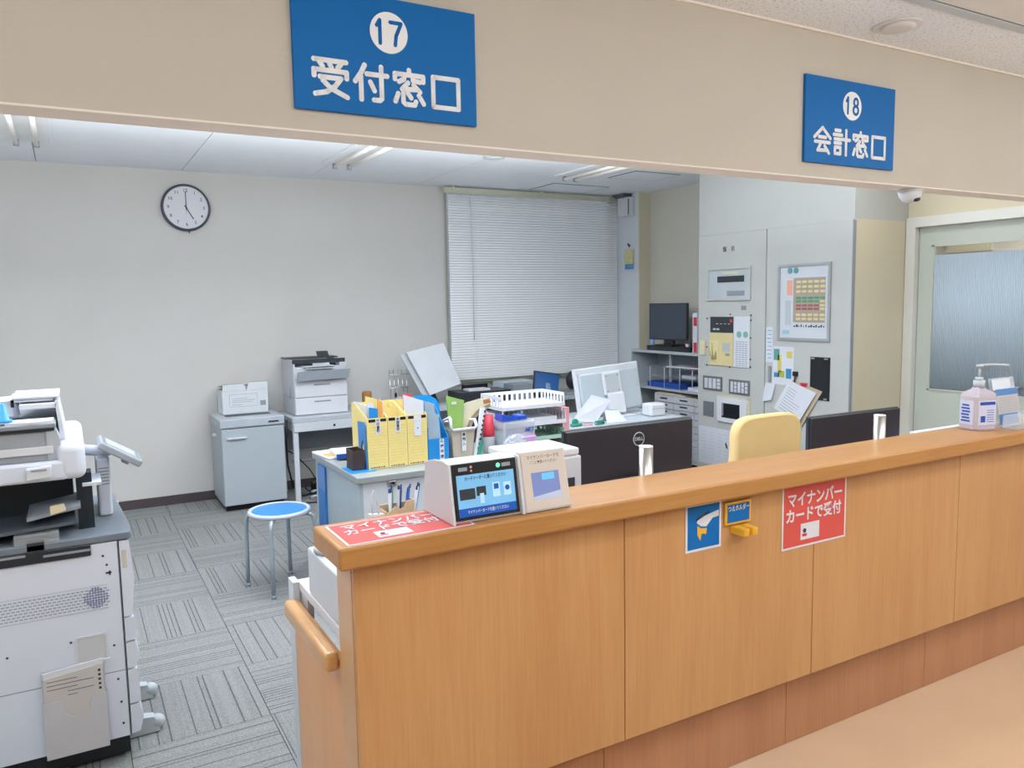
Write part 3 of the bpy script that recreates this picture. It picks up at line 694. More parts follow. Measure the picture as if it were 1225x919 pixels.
# ------------------------------------------------------------------ carpet side: stool
t = thing('round_stool', 'round stool with blue padded seat and four silver legs on the carpet', 'stool', (.985, 4.48, 0))
sc_ = (.985, 4.48)
MB().lathe([(.0, .4545), (.145, .4545), (.152, .452), (.152, .44), (0, .44)][::-1], (sc_[0], sc_[1], 0), 40).build('seat', mat('blue_vinyl', '2f7cc4', .4, var=.03), t)
MB().tube([(sc_[0] + .162 * math.cos(2 * PI * k / 48), sc_[1] + .162 * math.sin(2 * PI * k / 48), .444) for k in range(48)], .0135, 10, True).build('seat_rim', mat('rim_grey', 'b4bccb', .35), t)
LEGM = mat('silver_paint', 'a3afb8', .35, metal=.35)
for a in (-117, 148, 64, -28):
    a = math.radians(a); c_, s_ = math.cos(a), math.sin(a)
    P = lambda r, z: (sc_[0] + r * c_, sc_[1] + r * s_, z)
    l = MB().tube([P(.12, .425), P(.16, .425), P(.178, .42), P(.189, .408), P(.195, .39), P(.198, .36), P(.2, .2), P(.203, .008)], .0115, 12).build('leg', LEGM, t)
    MB().cyl(P(.203, .01), .0135, .02).build('foot_cap', GREY, l)

# ------------------------------------------------------------------ clock
t = thing('wall_clock', 'round white wall clock with dark rim showing five o\'clock', 'clock', (.894, 6.9, 2.407))
cz, cx = 2.407, .894; My = Matrix.Rotation(PI / 2, 4, 'X')
MB().lathe([(.17, 0), (.186, .004), (.186, .03), (.178, .042), (.168, .042), (.168, .03), (0, .03)], (cx, 6.899, cz), 56, My).build('rim', mat('rim_slate', '3d4854', .3), t)
MB().lathe([(0, 0), (.168, 0), (.168, .002), (0, .002)], (cx, 6.868, cz), 56, My).build('dial', mat('dial', 'd5dde8', .3, var=.01), t)
MB().lathe([(.160, 0), (.168, 0), (.168, .004), (.160, .001)], (cx, 6.8655, cz), 56, My).build('dial_ring', WH2, t)
for k in range(1, 13):
    a = k * PI / 6
    text(str(k), .036, INK, (cx + .134 * math.sin(a), 6.8648, cz + .134 * math.cos(a)), (1, 0, 0), (0, 0, 1), t, 'numeral', .01, .0004)
b = MB()
for k in range(60):
    a = k * PI / 30; M = Matrix.Translation((cx, 6.865, cz)) @ Matrix.Rotation(a, 4, 'Y'); b.box(-.0008, .0008, -.0004, .0004, .153, .159, M=M)
o = b.build('minute_marks', INK, t); o['kind'] = 'stuff'
def hand(a, l, w, y, nm, tail=.02):
    M = Matrix.Translation((cx, y, cz)) @ Matrix.Rotation(a, 4, 'Y')
    MB().box(-w / 2, w / 2, -.0006, .0006, -tail, l, M=M).build(nm, BLK, t)
hand(0, .125, .006, 6.861, 'minute_hand'); hand(5 * PI / 6, .105, .008, 6.8635, 'hour_hand'); hand(PI, .05, .002, 6.859, 'second_hand', .01)
MB().cyl((cx, 6.86, cz), .007, .006, 'Y', 16).build('hub', BLK, t)
MB().box(cx + .012, cx + .02, 6.875, 6.885, cz - .2, cz - .184).build('tag_hook', INK, t)

# ------------------------------------------------------------------ grey cabinet and carton
t = thing('shredder_cabinet', 'grey floor standing shredder cabinet against the back wall', 'cabinet', (1.225, 6.6, 0))
GC = mat('cabinet_grey', 'a9b3bb', .45, var=.01)
MB().box(.985, 1.468, 6.375, 6.86, .045, .66, .006).build('body', GC, t)
MB().box(1.0, 1.45, 6.40, 6.84, .0, .045).build('plinth', BLK, t)
MB().box(.987, 1.466, 6.357, 6.375, .05, .655, .004).build('door', GC, t)
MB().box(.975, 1.475, 6.355, 6.865, .662, .736, .012, seg=3).build('top_cover', mat('cover_grey', 'b0b9c1', .45), t)
MB().box(1.05, 1.40, 6.50, 6.62, .734, .738).build('feed_slot', DARK, t)
MB().box(1.345, 1.425, 6.351, 6.356, .688, .70).build('badge', DARK, t)
MB().box(1.025, 1.175, 6.335, 6.358, .575, .592, .006, seg=3).build('handle', WH, t)
MB().box(.955, .984, 6.58, 6.62, .58, .60).build('side_latch', WH, t)
t = thing('carton', 'open topped white carton with printed labels on the shredder cabinet', 'box', (1.21, 6.7, .74))
CART = mat('white_carton', 'd2d8dd', .75, var=.02)
b = MB(); b.prism([(1.05, .742), (1.40, .742), (1.405, .935), (1.045, .935)], 6.60, 6.604).prism([(1.05, .742), (1.40, .742), (1.405, .935), (1.045, .935)], 6.83, 6.834)
b.box(1.047, 1.051, 6.604, 6.83, .742, .935).box(1.399, 1.403, 6.604, 6.83, .742, .935).box(1.05, 1.40, 6.60, 6.834, .740, .744); b.build('box_body', CART, t)
KR = mat('carton_inside', '8a7a62', .85)
b = MB(); b.prism([(1.047, .935), (1.235, .935), (1.225, .965), (1.205, .985), (1.055, .985)], 6.598, 6.601); b.mi = 1; b.box(1.055, 1.205, 6.601, 6.605, .935, .988); b.build('flap', [CART, KR], t)
b = MB(); b.prism([(1.238, .935), (1.405, .935), (1.405, .995), (1.26, .995), (1.245, .965)], 6.598, 6.601); b.mi = 1; b.box(1.26, 1.40, 6.601, 6.605, .935, .998); b.build('flap', [CART, KR], t)
b = MB(); b.box(1.05, 1.20, 6.606, 6.83, .955, .957).box(1.26, 1.40, 6.606, 6.83, .955, .957); b.build('flap_top', KR, t)
b = MB()
for (a, c, e, f) in ((1.10, 1.32, .90, .902), (1.10, 1.102, .80, .90), (1.10, 1.32, .80, .802), (1.318, 1.32, .80, .90), (1.12, 1.24, .865, .868), (1.12, 1.30, .85, .853), (1.12, 1.28, .835, .838), (1.34, 1.385, .80, .84), (1.12, 1.2, .815, .818), (1.05, 1.40, .93, .931)):
    b.box(a, c, 6.5992, 6.6, e, f)
b.build('print', GREY, t)

# ------------------------------------------------------------------ wall table with printer
t = thing('printer_table', 'grey steel table with one drawer under the white printer', 'table', (1.98, 6.6, 0))
MB().box(1.535, 2.43, 6.35, 6.88, .66, .70, .004).build('table_top', LGREY, t)
dr = MB().box(1.545, 2.42, 6.345, 6.80, .585, .659, .003).build('drawer', WH, t)
MB().cyl((1.875, 6.34, .62), .009, .008, 'Y', 14).build('lock', BLK, dr)
for x, y in ((1.56, 6.38), (2.40, 6.38), (1.56, 6.85), (2.40, 6.85)): MB().box(x - .02, x + .02, y - .018, y + .018, 0, .66).build('leg', WH, t)
MB().box(1.58, 2.38, 6.84, 6.86, .36, .60).build('back_panel', mat('back_panel', '8f959b', .5), t)
MB().cyl((1.98, 6.6, .30), .012, .8, 'X').build('cross_bar', GREY, t)
t = thing('laser_printer', 'white laser printer with two paper drawers against the back wall', 'printer', (1.81, 6.65, .70))
x0, x1, y0, y1 = 1.592, 2.04, 6.48, 6.86
MB().box(x0, x1, y0 + .004, y1, .703, 1.10, .006).box(x0, x0 + .012, y0, y1, 1.09, 1.16).box(x1 - .06, x1, y0, y1, 1.09, 1.15).build('casing', WH, t)
MB().prism([(x0 - .01, 1.158), (x1 - .01, 1.158), (x1 - .01, 1.168), (x0 - .01, 1.168)], y0 + .2, y1).box(x0 + .01, x1 - .05, y0 + .1, y1 - .02, 1.102, 1.12).box(x0 - .004, x1 - .01, y0, y0 + .02, 1.13, 1.163).build('top_cover', DARK, t)
for z0, z1 in ((.705, .845), (.85, .985)):
    q = MB().box(x0 + .004, x1 - .004, y0 - .012, y0 + .006, z0, z1, .004).build('paper_drawer', WH2, t)
    MB().box(x0 + .16, x0 + .30, y0 - .0135, y0 - .0115, z1 - .04, z1 - .028).build('pull_slot', GREY, q)
MB().prism([(x0 + .012, .99), (x1 - .004, .998), (x1 + .014, 1.075), (x0 + .022, 1.065)], y0 - .06, y0 - .045).build('front_tray', GREY, t)
b = MB(); b.box(x0 + .08, x0 + .34, y0 - .02, y0 + .1, 1.10, 1.106).box(x0 + .1, x0 + .33, y0 - .03, y0 + .1, 1.085, 1.09); b.build('printed_sheets', PAPER, t)
MB().hull8([(x0 + .16, y0 - .03, 1.10), (x0 + .30, y0 - .03, 1.105), (x0 + .30, y0 - .026, 1.105), (x0 + .16, y0 - .026, 1.10)], [(x0 + .16, y0 + .03, 1.155), (x0 + .30, y0 + .03, 1.158), (x0 + .30, y0 + .034, 1.158), (x0 + .16, y0 + .034, 1.155)]).build('paper_stop', LGREY, t)
b = MB(); b.hull8([(x0 + .235, y0 + .08, 1.168), (x0 + .33, y0 + .08, 1.168), (x0 + .33, y0 + .10, 1.168), (x0 + .235, y0 + .10, 1.168)], [(x0 + .23, y0 + .12, 1.222), (x0 + .325, y0 + .12, 1.222), (x0 + .325, y0 + .14, 1.222), (x0 + .23, y0 + .14, 1.222)]); b.build('control_panel', DARK, t)
MB().box(x0 - .0015, x0, y0 + .12, y0 + .14, .83, .93).box(x0 - .0015, x0, y0 + .02, y1, .844, .848).build('side_groove', GREY, t)
# cork cup and other things on the printer table
t = thing('cork_cup', 'brown cork cup behind the yellow file boxes', 'cup', (2.22, 6.5, .70))
MB().lathe([(.0, .001), (.035, .001), (.042, .01), (.042, .14), (.036, .155), (0, .155)], (2.235, 6.55, .70), 24).build('cup_body', KRAFT, t)
t = thing('cable_bundle', 'black and white cables and power strip tangled on the floor under the printer table', 'cables', (1.75, 6.6, 0))
MB().tube([(1.51, 6.45, .68), (1.50, 6.45, .5), (1.505, 6.45, .3), (1.54, 6.45, .12), (1.62, 6.5, .02), (1.8, 6.6, .015)], .008).tube([(1.515, 6.5, .42), (1.6, 6.55, .36), (1.72, 6.6, .22), (1.8, 6.62, .08), (1.85, 6.6, .02)], .005).build('black_cable', BLK, t)
b = MB()
for q in range(5):
    cx, cy = 1.76 + .05 * q, 6.42 + .07 * (q % 3); r = .07 + .015 * (q % 2)
    b.tube([(cx + r * 1.3 * math.cos(k * PI / 8), cy + r * math.sin(k * PI / 8), .02 + .03 * q + .02 * math.sin(k * PI / 4)) for k in range(16)], .006, 8, True)
b.build('white_cable_coils', WH, t)
b = MB()
for q in range(4):
    cx, cy = 1.78 + .06 * q, 6.62 - .05 * (q % 2)
    b.tube([(cx + .1 * math.cos(k * PI / 8), cy + .07 * math.sin(k * PI / 8), .03 + .035 * q + .03 * math.cos(k * PI / 4)) for k in range(16)], .006, 8, True)
b.tube([(1.6, 6.3, .006), (1.9, 6.22, .006), (2.1, 6.3, .006)], .005); b.build('black_cable_coils', BLK, t)
MB().box(1.88, 1.93, 6.28, 6.50, .003, .04, .004).build('power_strip', WH2, t)
MB().box(1.74, 1.90, 6.60, 6.66, .003, .10, .004).build('adapter', BLK, t)

# second wall table below the window and what lies on it
t = thing('window_table', 'long grey table below the window blind', 'table', (3.6, 6.6, 0))
MB().box(2.45, 4.85, 6.30, 6.82, .66, .70, .004).build('table_top', LGREY, t)
for x in (2.5, 3.65, 4.8):
    for y in (6.34, 6.78): MB().box(x - .02, x + .02, y - .02, y + .02, 0, .66).build('leg', LGREY, t)
t = thing('calendar_pad', 'big white calendar pad leaning against the back wall by the blind', 'calendar', (2.85, 6.6, .70))
def quad_slab(p, th, y=None):
    A = [Vector(q) for q in p]; n_ = (A[1] - A[0]).cross(A[3] - A[0]).normalized() * th
    return [tuple(q) for q in A], [tuple(q + n_) for q in A]
y_ = 6.45
P4 = [(2.775, y_ - .02, .79), (3.085, y_ - .02, .875), (2.975, y_ + .1, 1.245), (2.61, y_ + .1, 1.175)]
b = MB(); b.hull8(*quad_slab(P4, .012)); b.build('pad', mat('pad_white', 'cfd5dc', .7), t)
P5 = [(q[0] - .05, q[1] + .035, q[2] - .015) for q in P4]; MB().hull8(*quad_slab(P5, .012)).build('rear_pad', LGREY, t)
MB().prism([(2.70, .702), (2.9, .702), (2.86, .80), (2.74, .80)], 6.50, 6.54).build('easel_foot', DARK, t)
MB().tube([(2.66, 6.57, 1.19), (2.68, 6.58, 1.26), (2.71, 6.585, 1.30), (2.73, 6.58, 1.26), (2.74, 6.57, 1.20)], .003, 6).build('hanging_loop', WH2, t)
t = thing('wire_rack', 'clear wire rack with small tools left of the calendar pad', 'rack', (2.6, 6.6, .70))
b = MB()
for k in range(5): b.tube([(2.48 + .04 * k, 6.60, .702), (2.48 + .04 * k, 6.64, 1.02)], .003, 6)
for z in (.75, .86, .98): b.tube([(2.47, 6.61, z), (2.66, 6.61, z)], .003, 6)
b.build('wires', CHROME, t); MB().box(2.50, 2.60, 6.56, 6.59, .702, .78).build('clear_box', CLEAR, t); MB().box(2.495, 2.515, 6.555, 6.56, .78, .82).build('clip', BLK, t)
def flat(name, label, cat, x0, x1, y0, y1, z, th, m_, rz=0, parts=None):
    t = thing(name, label, cat, ((x0 + x1) / 2, (y0 + y1) / 2, z), rz)
    w, d_ = x1 - x0, y1 - y0
    MB().box(-w / 2, w / 2, -d_ / 2, d_ / 2, .0008, th, min(.003, th / 4)).build(parts or 'body', m_, t, local=True); return t
t = flat('black_tray', 'black document tray on the window table beside the calendar pad', 'tray', 3.04, 3.56, 6.34, 6.62, .70, .10, DARK, .0)
MB().box(-.12, .12, .06, .13, .10, .15).build('black_case', BLK, t, local=True)
flat('paper_stack', 'white papers lying on the black document tray', 'paper', 3.14, 3.36, 6.37, 6.50, .801, .02, PAPER, .0, 'sheets')
flat('grey_bag', 'grey folded pouch on the window table left of the blue screen', 'pouch', 3.58, 3.78, 6.33, 6.52, .70, .14, mat('grey_cloth', '8f97a0', .9, bump=.5, bscale=30), 0)
flat('paper_stack', 'pale blue papers behind the grey pouch under the blind', 'paper', 3.60, 3.98, 6.60, 6.78, .701, .14, mat('pale_paper', 'c4d3dc', .8), .1, 'sheets')
t = thing('blue_screen_tablet', 'small screen with deep blue picture standing under the blind', 'screen', (3.98, 6.35, .70))
SB = mat('blue_display', '1f5590', .3, emit=.12)
MB().hull8(*quad_slab([(3.80, 6.359, .725), (4.06, 6.320, .72), (4.12, 6.380, .905), (3.855, 6.419, .95)], .012)).build('casing', DARK, t)
MB().hull8(*quad_slab([(3.812, 6.340, .737), (4.052, 6.301, .73), (4.108, 6.361, .895), (3.865, 6.398, .938)], .004)).build('display', SB, t)
MB().box(3.85, 4.05, 6.33, 6.45, .701, .725).build('stand', BLK, t)
MB().hull8(*quad_slab([(3.93, 6.319, .76), (3.98, 6.308, .758), (3.995, 6.355, .85), (3.955, 6.362, .86)], .003)).build('picture_figure', mat('screen_grey', '6f8fb4', .4, emit=.1), t)
t = thing('dark_speaker', 'dark rounded object beside the rear of the white monitor', 'speaker', (4.3, 6.5, .70))
MB().ball((4.44, 6.62, .805), .1, .7, .7, 1.0).build('shell', NAVY, t)
flat('keyboard', 'grey keyboard on the window table right of the blue screen', 'keyboard', 4.16, 4.62, 6.33, 6.50, .70, .03, GREY)

# ------------------------------------------------------------------ file desk
t = thing('file_desk', 'grey steel office desk carrying the yellow file boxes', 'desk', (1.85, 4.35, 0))
MB().box(1.27, 2.90, 3.92, 4.80, .665, .70, .004).build('desk_top', mat('desk_grey', '949b9d', .4), t)
MB().box(1.285, 1.305, 3.94, 4.78, 0, .665).build('side_panel', mat('desk_side', 'a3b0b6', .4), t)
MB().box(1.305, 2.88, 3.94, 3.955, .08, .665).build('front_board', WH, t)
MB().box(2.88, 2.895, 3.94, 4.78, 0, .665).build('side_panel', WH, t)
MB().box(1.44, 1.49, 3.928, 3.94, .63, .66, .003).build('latch', STEEL, t)
MB().box(1.455, 1.475, 3.922, 3.929, .642, .654).build('latch_button', BLK, t)
t = thing('blue_hanging_file', 'narrow blue folder stuck on the left side of the file desk', 'folder', (1.28, 4.6, .3))
MB().box(1.272, 1.2845, 4.55, 4.70, .25, .645).build('cover', mat('file_blue', '2b78be', .4), t); MB().box(1.270, 1.272, 4.54, 4.69, .50, .64).build('label', mat('label_blue', '5a86bb', .5), t)

# desk-top clutter
flat('blue_mat', 'bright blue desk mat corner under the dark pen box', 'mat', 1.275, 1.42, 4.04, 4.22, .70, .003, BLUE, 0, 'sheet')
t = flat('paper_stack', 'loose white and orange papers on the far left of the file desk', 'paper', 1.27, 1.50, 4.50, 4.77, .70, .012, PAPER, .1, 'sheets')
MB().box(-.1, .02, -.1, .0, .012, .015).build('orange_sheet', ORANGE, t, local=True)
t = flat('ring_binder', 'blue edged white binder lying behind the yellow file boxes', 'binder', 1.33, 1.56, 4.42, 4.66, .713, .022, PAPER, -.1, 'pages')
MB().box(-.118, .118, -.126, -.108, .0225, .026).box(-.118, .118, -.126, -.121, 0, .0225).build('cover', DBLUE, t, local=True)
t = thing('pen_box', 'small dark brown wooden pen box in front of the yellow files', 'box', (1.335, 4.16, .704))
BR = mat('dark_wood', '3a2c2c', .5, var=.2, scale=40)
b = MB(); x0, x1, y0, y1 = 1.305, 1.372, 4.10, 4.21
b.box(x0, x1, y0, y0 + .006, .7045, .81).box(x0, x1, y1 - .006, y1, .7045, .815).box(x0, x0 + .006, y0 + .006, y1 - .006, .7045, .812).box(x1 - .006, x1, y0 + .006, y1 - .006, .7045, .812).box(x0 + .006, x1 - .006, y0 + .006, y1 - .006, .7045, .712)
b.build('box_body', BR, t)

GRD = mat('pale_lines', 'b9a964', .7)
def filebox(x0, x1, y, label, lab_text, contents):
    t = thing('file_box', label, 'file box', ((x0 + x1) / 2, y + .13, .70), 0, 'yellow file boxes on the grey desk')
    d_ = .27; zf, zr = .985, 1.045
    b = MB(); b.box(x0, x1, y, y + .003, .702, zf)
    for x in (x0, x1 - .003): b.prism([(y + .003, .702), (y + d_, .702), (y + d_, zr), (y + d_ * .75, zr), (y + .003, zf)], x, x + .003, 'YZ')
    b.box(x0 + .003, x1 - .003, y + d_ - .003, y + d_, .702, zr); b.box(x0 + .003, x1 - .003, y + .003, y + d_ - .003, .702, .706)
    b.build('box_body', YEL, t)
    MB().box(x0 + .006, x1 - .006, y - .001, y, zf - .022, zf - .006).build('title_strip', BLK, t)
    b = MB()
    for k in range(13): b.box(x0 + .008, x1 - .008, y - .0006, y, .735 + k * .0165, .7358 + k * .0165)
    b.build('ruled_lines', GRD, t)
    b = MB()
    for q in range(6): b.box(x0 + .012 + q * .014, x0 + .022 + q * .014, y - .0008, y, .708, .714 if q % 2 else .7125)
    b.build('foot_print', INK, t)
    lx = (x0 + x1) / 2 + .002; lw = .014 if len(lab_text) > 3 else .022
    lz0 = .895 if lw < .02 else .865
    l = MB().box(lx - lw, lx + lw, y - .003, y - .001, lz0, zf - .006).build('paper_label', PAPER, t)
    if lw < .02:
        for k, ch in enumerate(lab_text): text(ch, .019, INK, (lx, y - .0034, zf - .018 - k * .018), (1, 0, 0), (0, 0, 1), t, 'lettering', .02, .0002)
    else:
        text('・・', .02, INK, (lx, y - .0034, zf - .04), (1, 0, 0), (0, 0, 1), t, 'lettering', 0, .0002); text('・', .03, INK, (lx, y - .0034, zf - .08), (1, 0, 0), (0, 0, 1), t, 'lettering', .02, .0002)
    for nm, m_, xa, xb, ya, yb, za, zb_ in contents:
        MB().prism([(xa, .708), (xb, .708), (xb, zb_), (xa, za)], y + ya, y + yb).build(nm, m_, t)
    return t
yf = 4.08
filebox(1.39, 1.503, yf, 'leftmost yellow file box, with blue and orange folders sticking out', '受付書類', [
    ('clear_sleeve', MILKY, 1.395, 1.40, .02, .25, 1.055, 1.055), ('blue_folder', BLUE, 1.405, 1.455, .01, .014, 1.045, 1.035), ('orange_folder', ORANGE, 1.46, 1.49, .03, .034, 1.085, 1.065), ('yellow_folder', YEL, 1.41, 1.475, .08, .084, 1.10, 1.08), ('white_file', PAPER, 1.478, 1.499, .04, .05, 1.085, 1.06), ('white_sheet', PAPER, 1.41, 1.45, .05, .054, 1.07, 1.06)])
filebox(1.506, 1.618, yf, 'middle yellow file box of the three on the grey desk', '申請書控', [('yellow_folder', YEL, 1.51, 1.60, .10, .104, 1.04, 1.01)])
filebox(1.621, 1.74, yf, 'rightmost yellow file box, with a blank hanging slip', '・', [('white_file', PAPER, 1.625, 1.735, .03, .06, 1.095, 1.055), ('red_edge', PRED, 1.626, 1.68, .065, .07, 1.105, 1.09)])
# blue U on the left of the first box
t = thing('blue_divider', 'blue folder leaning on the left side of the leftmost yellow file box', 'folder', (1.38, 4.2, .70))
b = MB(); b.prism([(4.09, .704), (4.115, .704), (4.125, .83), (4.15, .86), (4.18, .82), (4.19, .704), (4.215, .704), (4.225, .955), (4.12, .962), (4.10, .94)], 1.381, 1.386, 'YZ'); b.build('sheet', mat('folder_blue', '3c83c6', .4), t)
t = thing('blue_file_box', 'bright blue file box beside the yellow ones holding clear sleeves', 'file box', (1.81, 4.2, .70))
x0, x1, y0 = 1.745, 1.873, 4.08
b = MB(); b.box(x0, x1, y0, y0 + .003, .702, .835).box(x0, x0 + .003, y0 + .003, y0 + .25, .702, .9).prism([(y0 + .003, .702), (y0 + .25, .702), (y0 + .25, 1.02), (y0 + .2, 1.02), (y0 + .003, .835)], x1 - .003, x1, 'YZ').box(x0, x1, y0 + .25, y0 + .253, .702, 1.0).box(x0 + .003, x1 - .003, y0 + .003, y0 + .25, .702, .706); b.build('box_body', BLUE, t)
MB().prism([(x0 + .004, .708), (x1 - .035, .708), (x1 - .055, .97), (x1 - .085, .985), (x0 + .004, .99)], y0 + .01, y0 + .016).prism([(x0 + .01, .708), (x1 - .02, .708), (x1 - .06, 1.03), (x0 + .01, 1.05)], y0 + .06, y0 + .064).build('clear_sleeve', mat('sleeve', 'a5b9cb', .3, alpha=.85), t)
MB().prism([(1.79, .72), (1.93, .72), (1.944, .928), (1.935, 1.0), (1.915, 1.03), (1.88, 1.052), (1.82, 1.062), (1.775, 1.056), (1.80, 1.02)], 4.345, 4.349).build('blue_sheet', mat('sheet_blue', '1696e2', .4), t)
MB().box(1.815, 1.842, y0 - .002, y0, .705, .83).build('paper_label', PAPER, t)
for k, ch in enumerate('各種申請'): text(ch, .02, INK, (1.8285, y0 - .0024, .818 - k * .03), (1, 0, 0), (0, 0, 1), t, 'lettering', .02, .0002)
t = thing('beige_bin', 'beige plastic desk bin holding notebooks beside the blue file box', 'bin', (1.96, 4.14, .70))
def rr(cx, cy, a, b_, z): return [(cx - a, cy - b_, z), (cx + a, cy - b_, z), (cx + a, cy + b_, z), (cx - a, cy + b_, z)]
cx, cy = 1.972, 4.16
b = MB()
for (A, B_, C_, D_) in ((-1, -1, 1, -1), (1, -1, 1, 1), (1, 1, -1, 1), (-1, 1, -1, -1)):
    a0, b0, a1, b1 = .062, .058, .078, .07
    nx, ny = (0, 1) if A != C_ and B_ == -1 else (0, -1) if A != C_ else (-1, 0) if A == 1 else (1, 0)
    th = .003
    o_ = [(cx + A * a0, cy + B_ * b0, .703), (cx + C_ * a0, cy + D_ * b0, .703), (cx + C_ * a1, cy + D_ * b1, .872), (cx + A * a1, cy + B_ * b1, .872)]
    i_ = [(p[0] + nx * th, p[1] + ny * th, p[2]) for p in o_]; b.hull8(o_, i_)
b.box(cx - .06, cx + .06, cy - .056, cy + .056, .703, .706); b.build('bin_body', mat('bin_beige', 'bcb3a4', .5), t)
MB().tube([(cx - .085, cy - .076, .945), (cx - .08, cy - .077, .89), (cx - .07, cy - .077, .872), (cx + .07, cy - .077, .872), (cx + .084, cy - .076, .885), (cx + .086, cy - .05, .92)], .009, 8).tube([(cx - .085, cy - .07, .95), (cx - .082, cy + .075, .90), (cx + .082, cy + .075, .90), (cx + .086, cy - .05, .92)], .007, 8).build('rim', WH2, t)
MB().box(cx - .012, cx + .015, cy - .074, cy - .071, .745, .855).build('paper_label', PAPER, t)
for k, ch in enumerate('書類入'): text(ch, .021, INK, (cx + .0015, cy - .0745, .84 - k * .028), (1, 0, 0), (0, 0, 1), t, 'lettering', .02, .0002)
def leanbook(name, label, cat, m_, quad, th, parts='cover'):
    t = thing(name, label, cat, quad[0]); MB().hull8(*quad_slab(quad, th)).build(parts, m_, t); return t
t = leanbook('notebook', 'green notebook standing in the beige desk bin', 'notebook', GREEN, [(1.925, 4.14, .72), (1.985, 4.14, .715), (2.011, 4.15, 1.033), (1.897, 4.15, 1.068)], -.012)
MB().box(1.925, 1.955, 4.1375, 4.1395, 1.015, 1.03).build('title_label', PAPER, t)
t = thing('brochure', 'curled cream brochure bending right out of the beige desk bin', 'brochure', (1.97, 4.18, .71))
MB().prism([(1.955, .73), (2.02, .73), (2.03, .86), (2.063, .925), (2.111, .966), (2.159, .986), (2.203, 1.001), (2.19, 1.035), (2.119, 1.03), (2.032, 1.015), (1.995, .99), (1.965, .87)], 4.168, 4.172, 'XZ').build('cover', mat('cream_cover', 'd8d2b8', .6), t)
MB().prism([(1.97, .73), (2.05, .73), (2.06, .84), (2.085, .90), (2.14, .95), (2.205, .975), (2.20, .998), (2.10, .985), (2.03, .93)], 4.180, 4.184, 'XZ').build('pages', mat('cream_pages', 'b9b292', .7), t)
MB().prism([(2.15, .998), (2.198, 1.004), (2.188, 1.027), (2.145, 1.022)], 4.166, 4.168).build('picture', mat('brown_pic', 'b0774a', .6), t)
t = leanbook('booklet', 'thin lilac booklet between the green notebook and the brochure', 'booklet', mat('lilac', 'c9c2d6', .6), [(1.93, 4.155, .72), (1.95, 4.155, .72), (2.03, 4.165, 1.0), (2.0, 4.165, 1.0)], -.004)
t = leanbook('spiral_notebook', 'white and green spiral notebook leaning beside the red bottle', 'notebook', WH2, [(2.035, 4.08, .704), (2.06, 4.08, .704), (2.135, 4.12, .985), (2.105, 4.12, .985)], -.012)
b = MB()
for k in range(9): b.box(2.06 + k * .008, 2.072 + k * .008, 4.078 + k * .0045, 4.082 + k * .0045, .745 + k * .026, .757 + k * .026)
b.build('spiral_holes', INK, t)
MB().prism([(2.05, .706), (2.075, .706), (2.095, .79), (2.075, .80)], 4.074, 4.0785).build('green_patch', TEAL, t)
t = thing('red_bottle', 'small clear bottle with tall red cap on the file desk', 'bottle', (2.15, 4.14, .70))
MB().lathe([(.0, .002), (.038, .002), (.038, .10), (.034, .11), (0, .11)], (2.165, 4.14, .70), 24).build('bottle_body', MILKY, t)
MB().lathe([(.037, .105), (.037, .125), (.026, .235), (0, .235)], (2.165, 4.14, .70), 24).build('cap', PRED, t)
t = thing('clear_bottle', 'clear plastic tube behind the red capped bottle', 'bottle', (2.17, 4.2, .70))
MB().lathe([(0, .002), (.024, .002), (.024, .28), (.018, .29), (0, .29)], (2.18, 4.24, .70), 20).build('tube_body', CLEAR, t)
t = thing('wipes_pack', 'clear wet wipes pack with deep blue lids and blue print', 'pack', (2.3, 4.1, .70))
MB().box(2.21, 2.43, 4.03, 4.16, .702, .895, .012, seg=3).build('pack_body', mat('wipes_clear', 'cfd6e2', .2, alpha=.4), t)
MB().box(2.35, 2.432, 4.026, 4.162, .74, .80, .006).build('lilac_band', mat('lilac_band', 'c79bd0', .4), t)
MB().hull8([(2.20, 4.03, .902), (2.315, 4.03, .902), (2.315, 4.12, .902), (2.20, 4.12, .902)], [(2.20, 4.03, .945), (2.31, 4.03, .915), (2.31, 4.12, .915), (2.20, 4.12, .945)]).box(2.315, 2.37, 4.03, 4.12, .902, .928, .004).build('lid', mat('lid_blue', '1f52c0', .3), t)
text('ART', .034, DBLUE, (2.385, 4.0285, .84), (1, 0, 0), (0, 0, 1), t, 'lettering', .03)
t = thing('clear_bag', 'crumpled clear bag in front of the wet wipes pack', 'bag', (2.25, 4.0, .70))
b = MB(); b.ball((2.255, 3.975, .765), .07, 1.15, .5, .9)
for v in b.bm.verts: v.co += Vector((random.uniform(-.008, .008), random.uniform(-.006, .006), random.uniform(-.008, .008)))
for f in b.bm.faces: f.smooth = False
b.build('bag_film', mat('bag_film', 'c5ccd8', .2, alpha=.6), t)

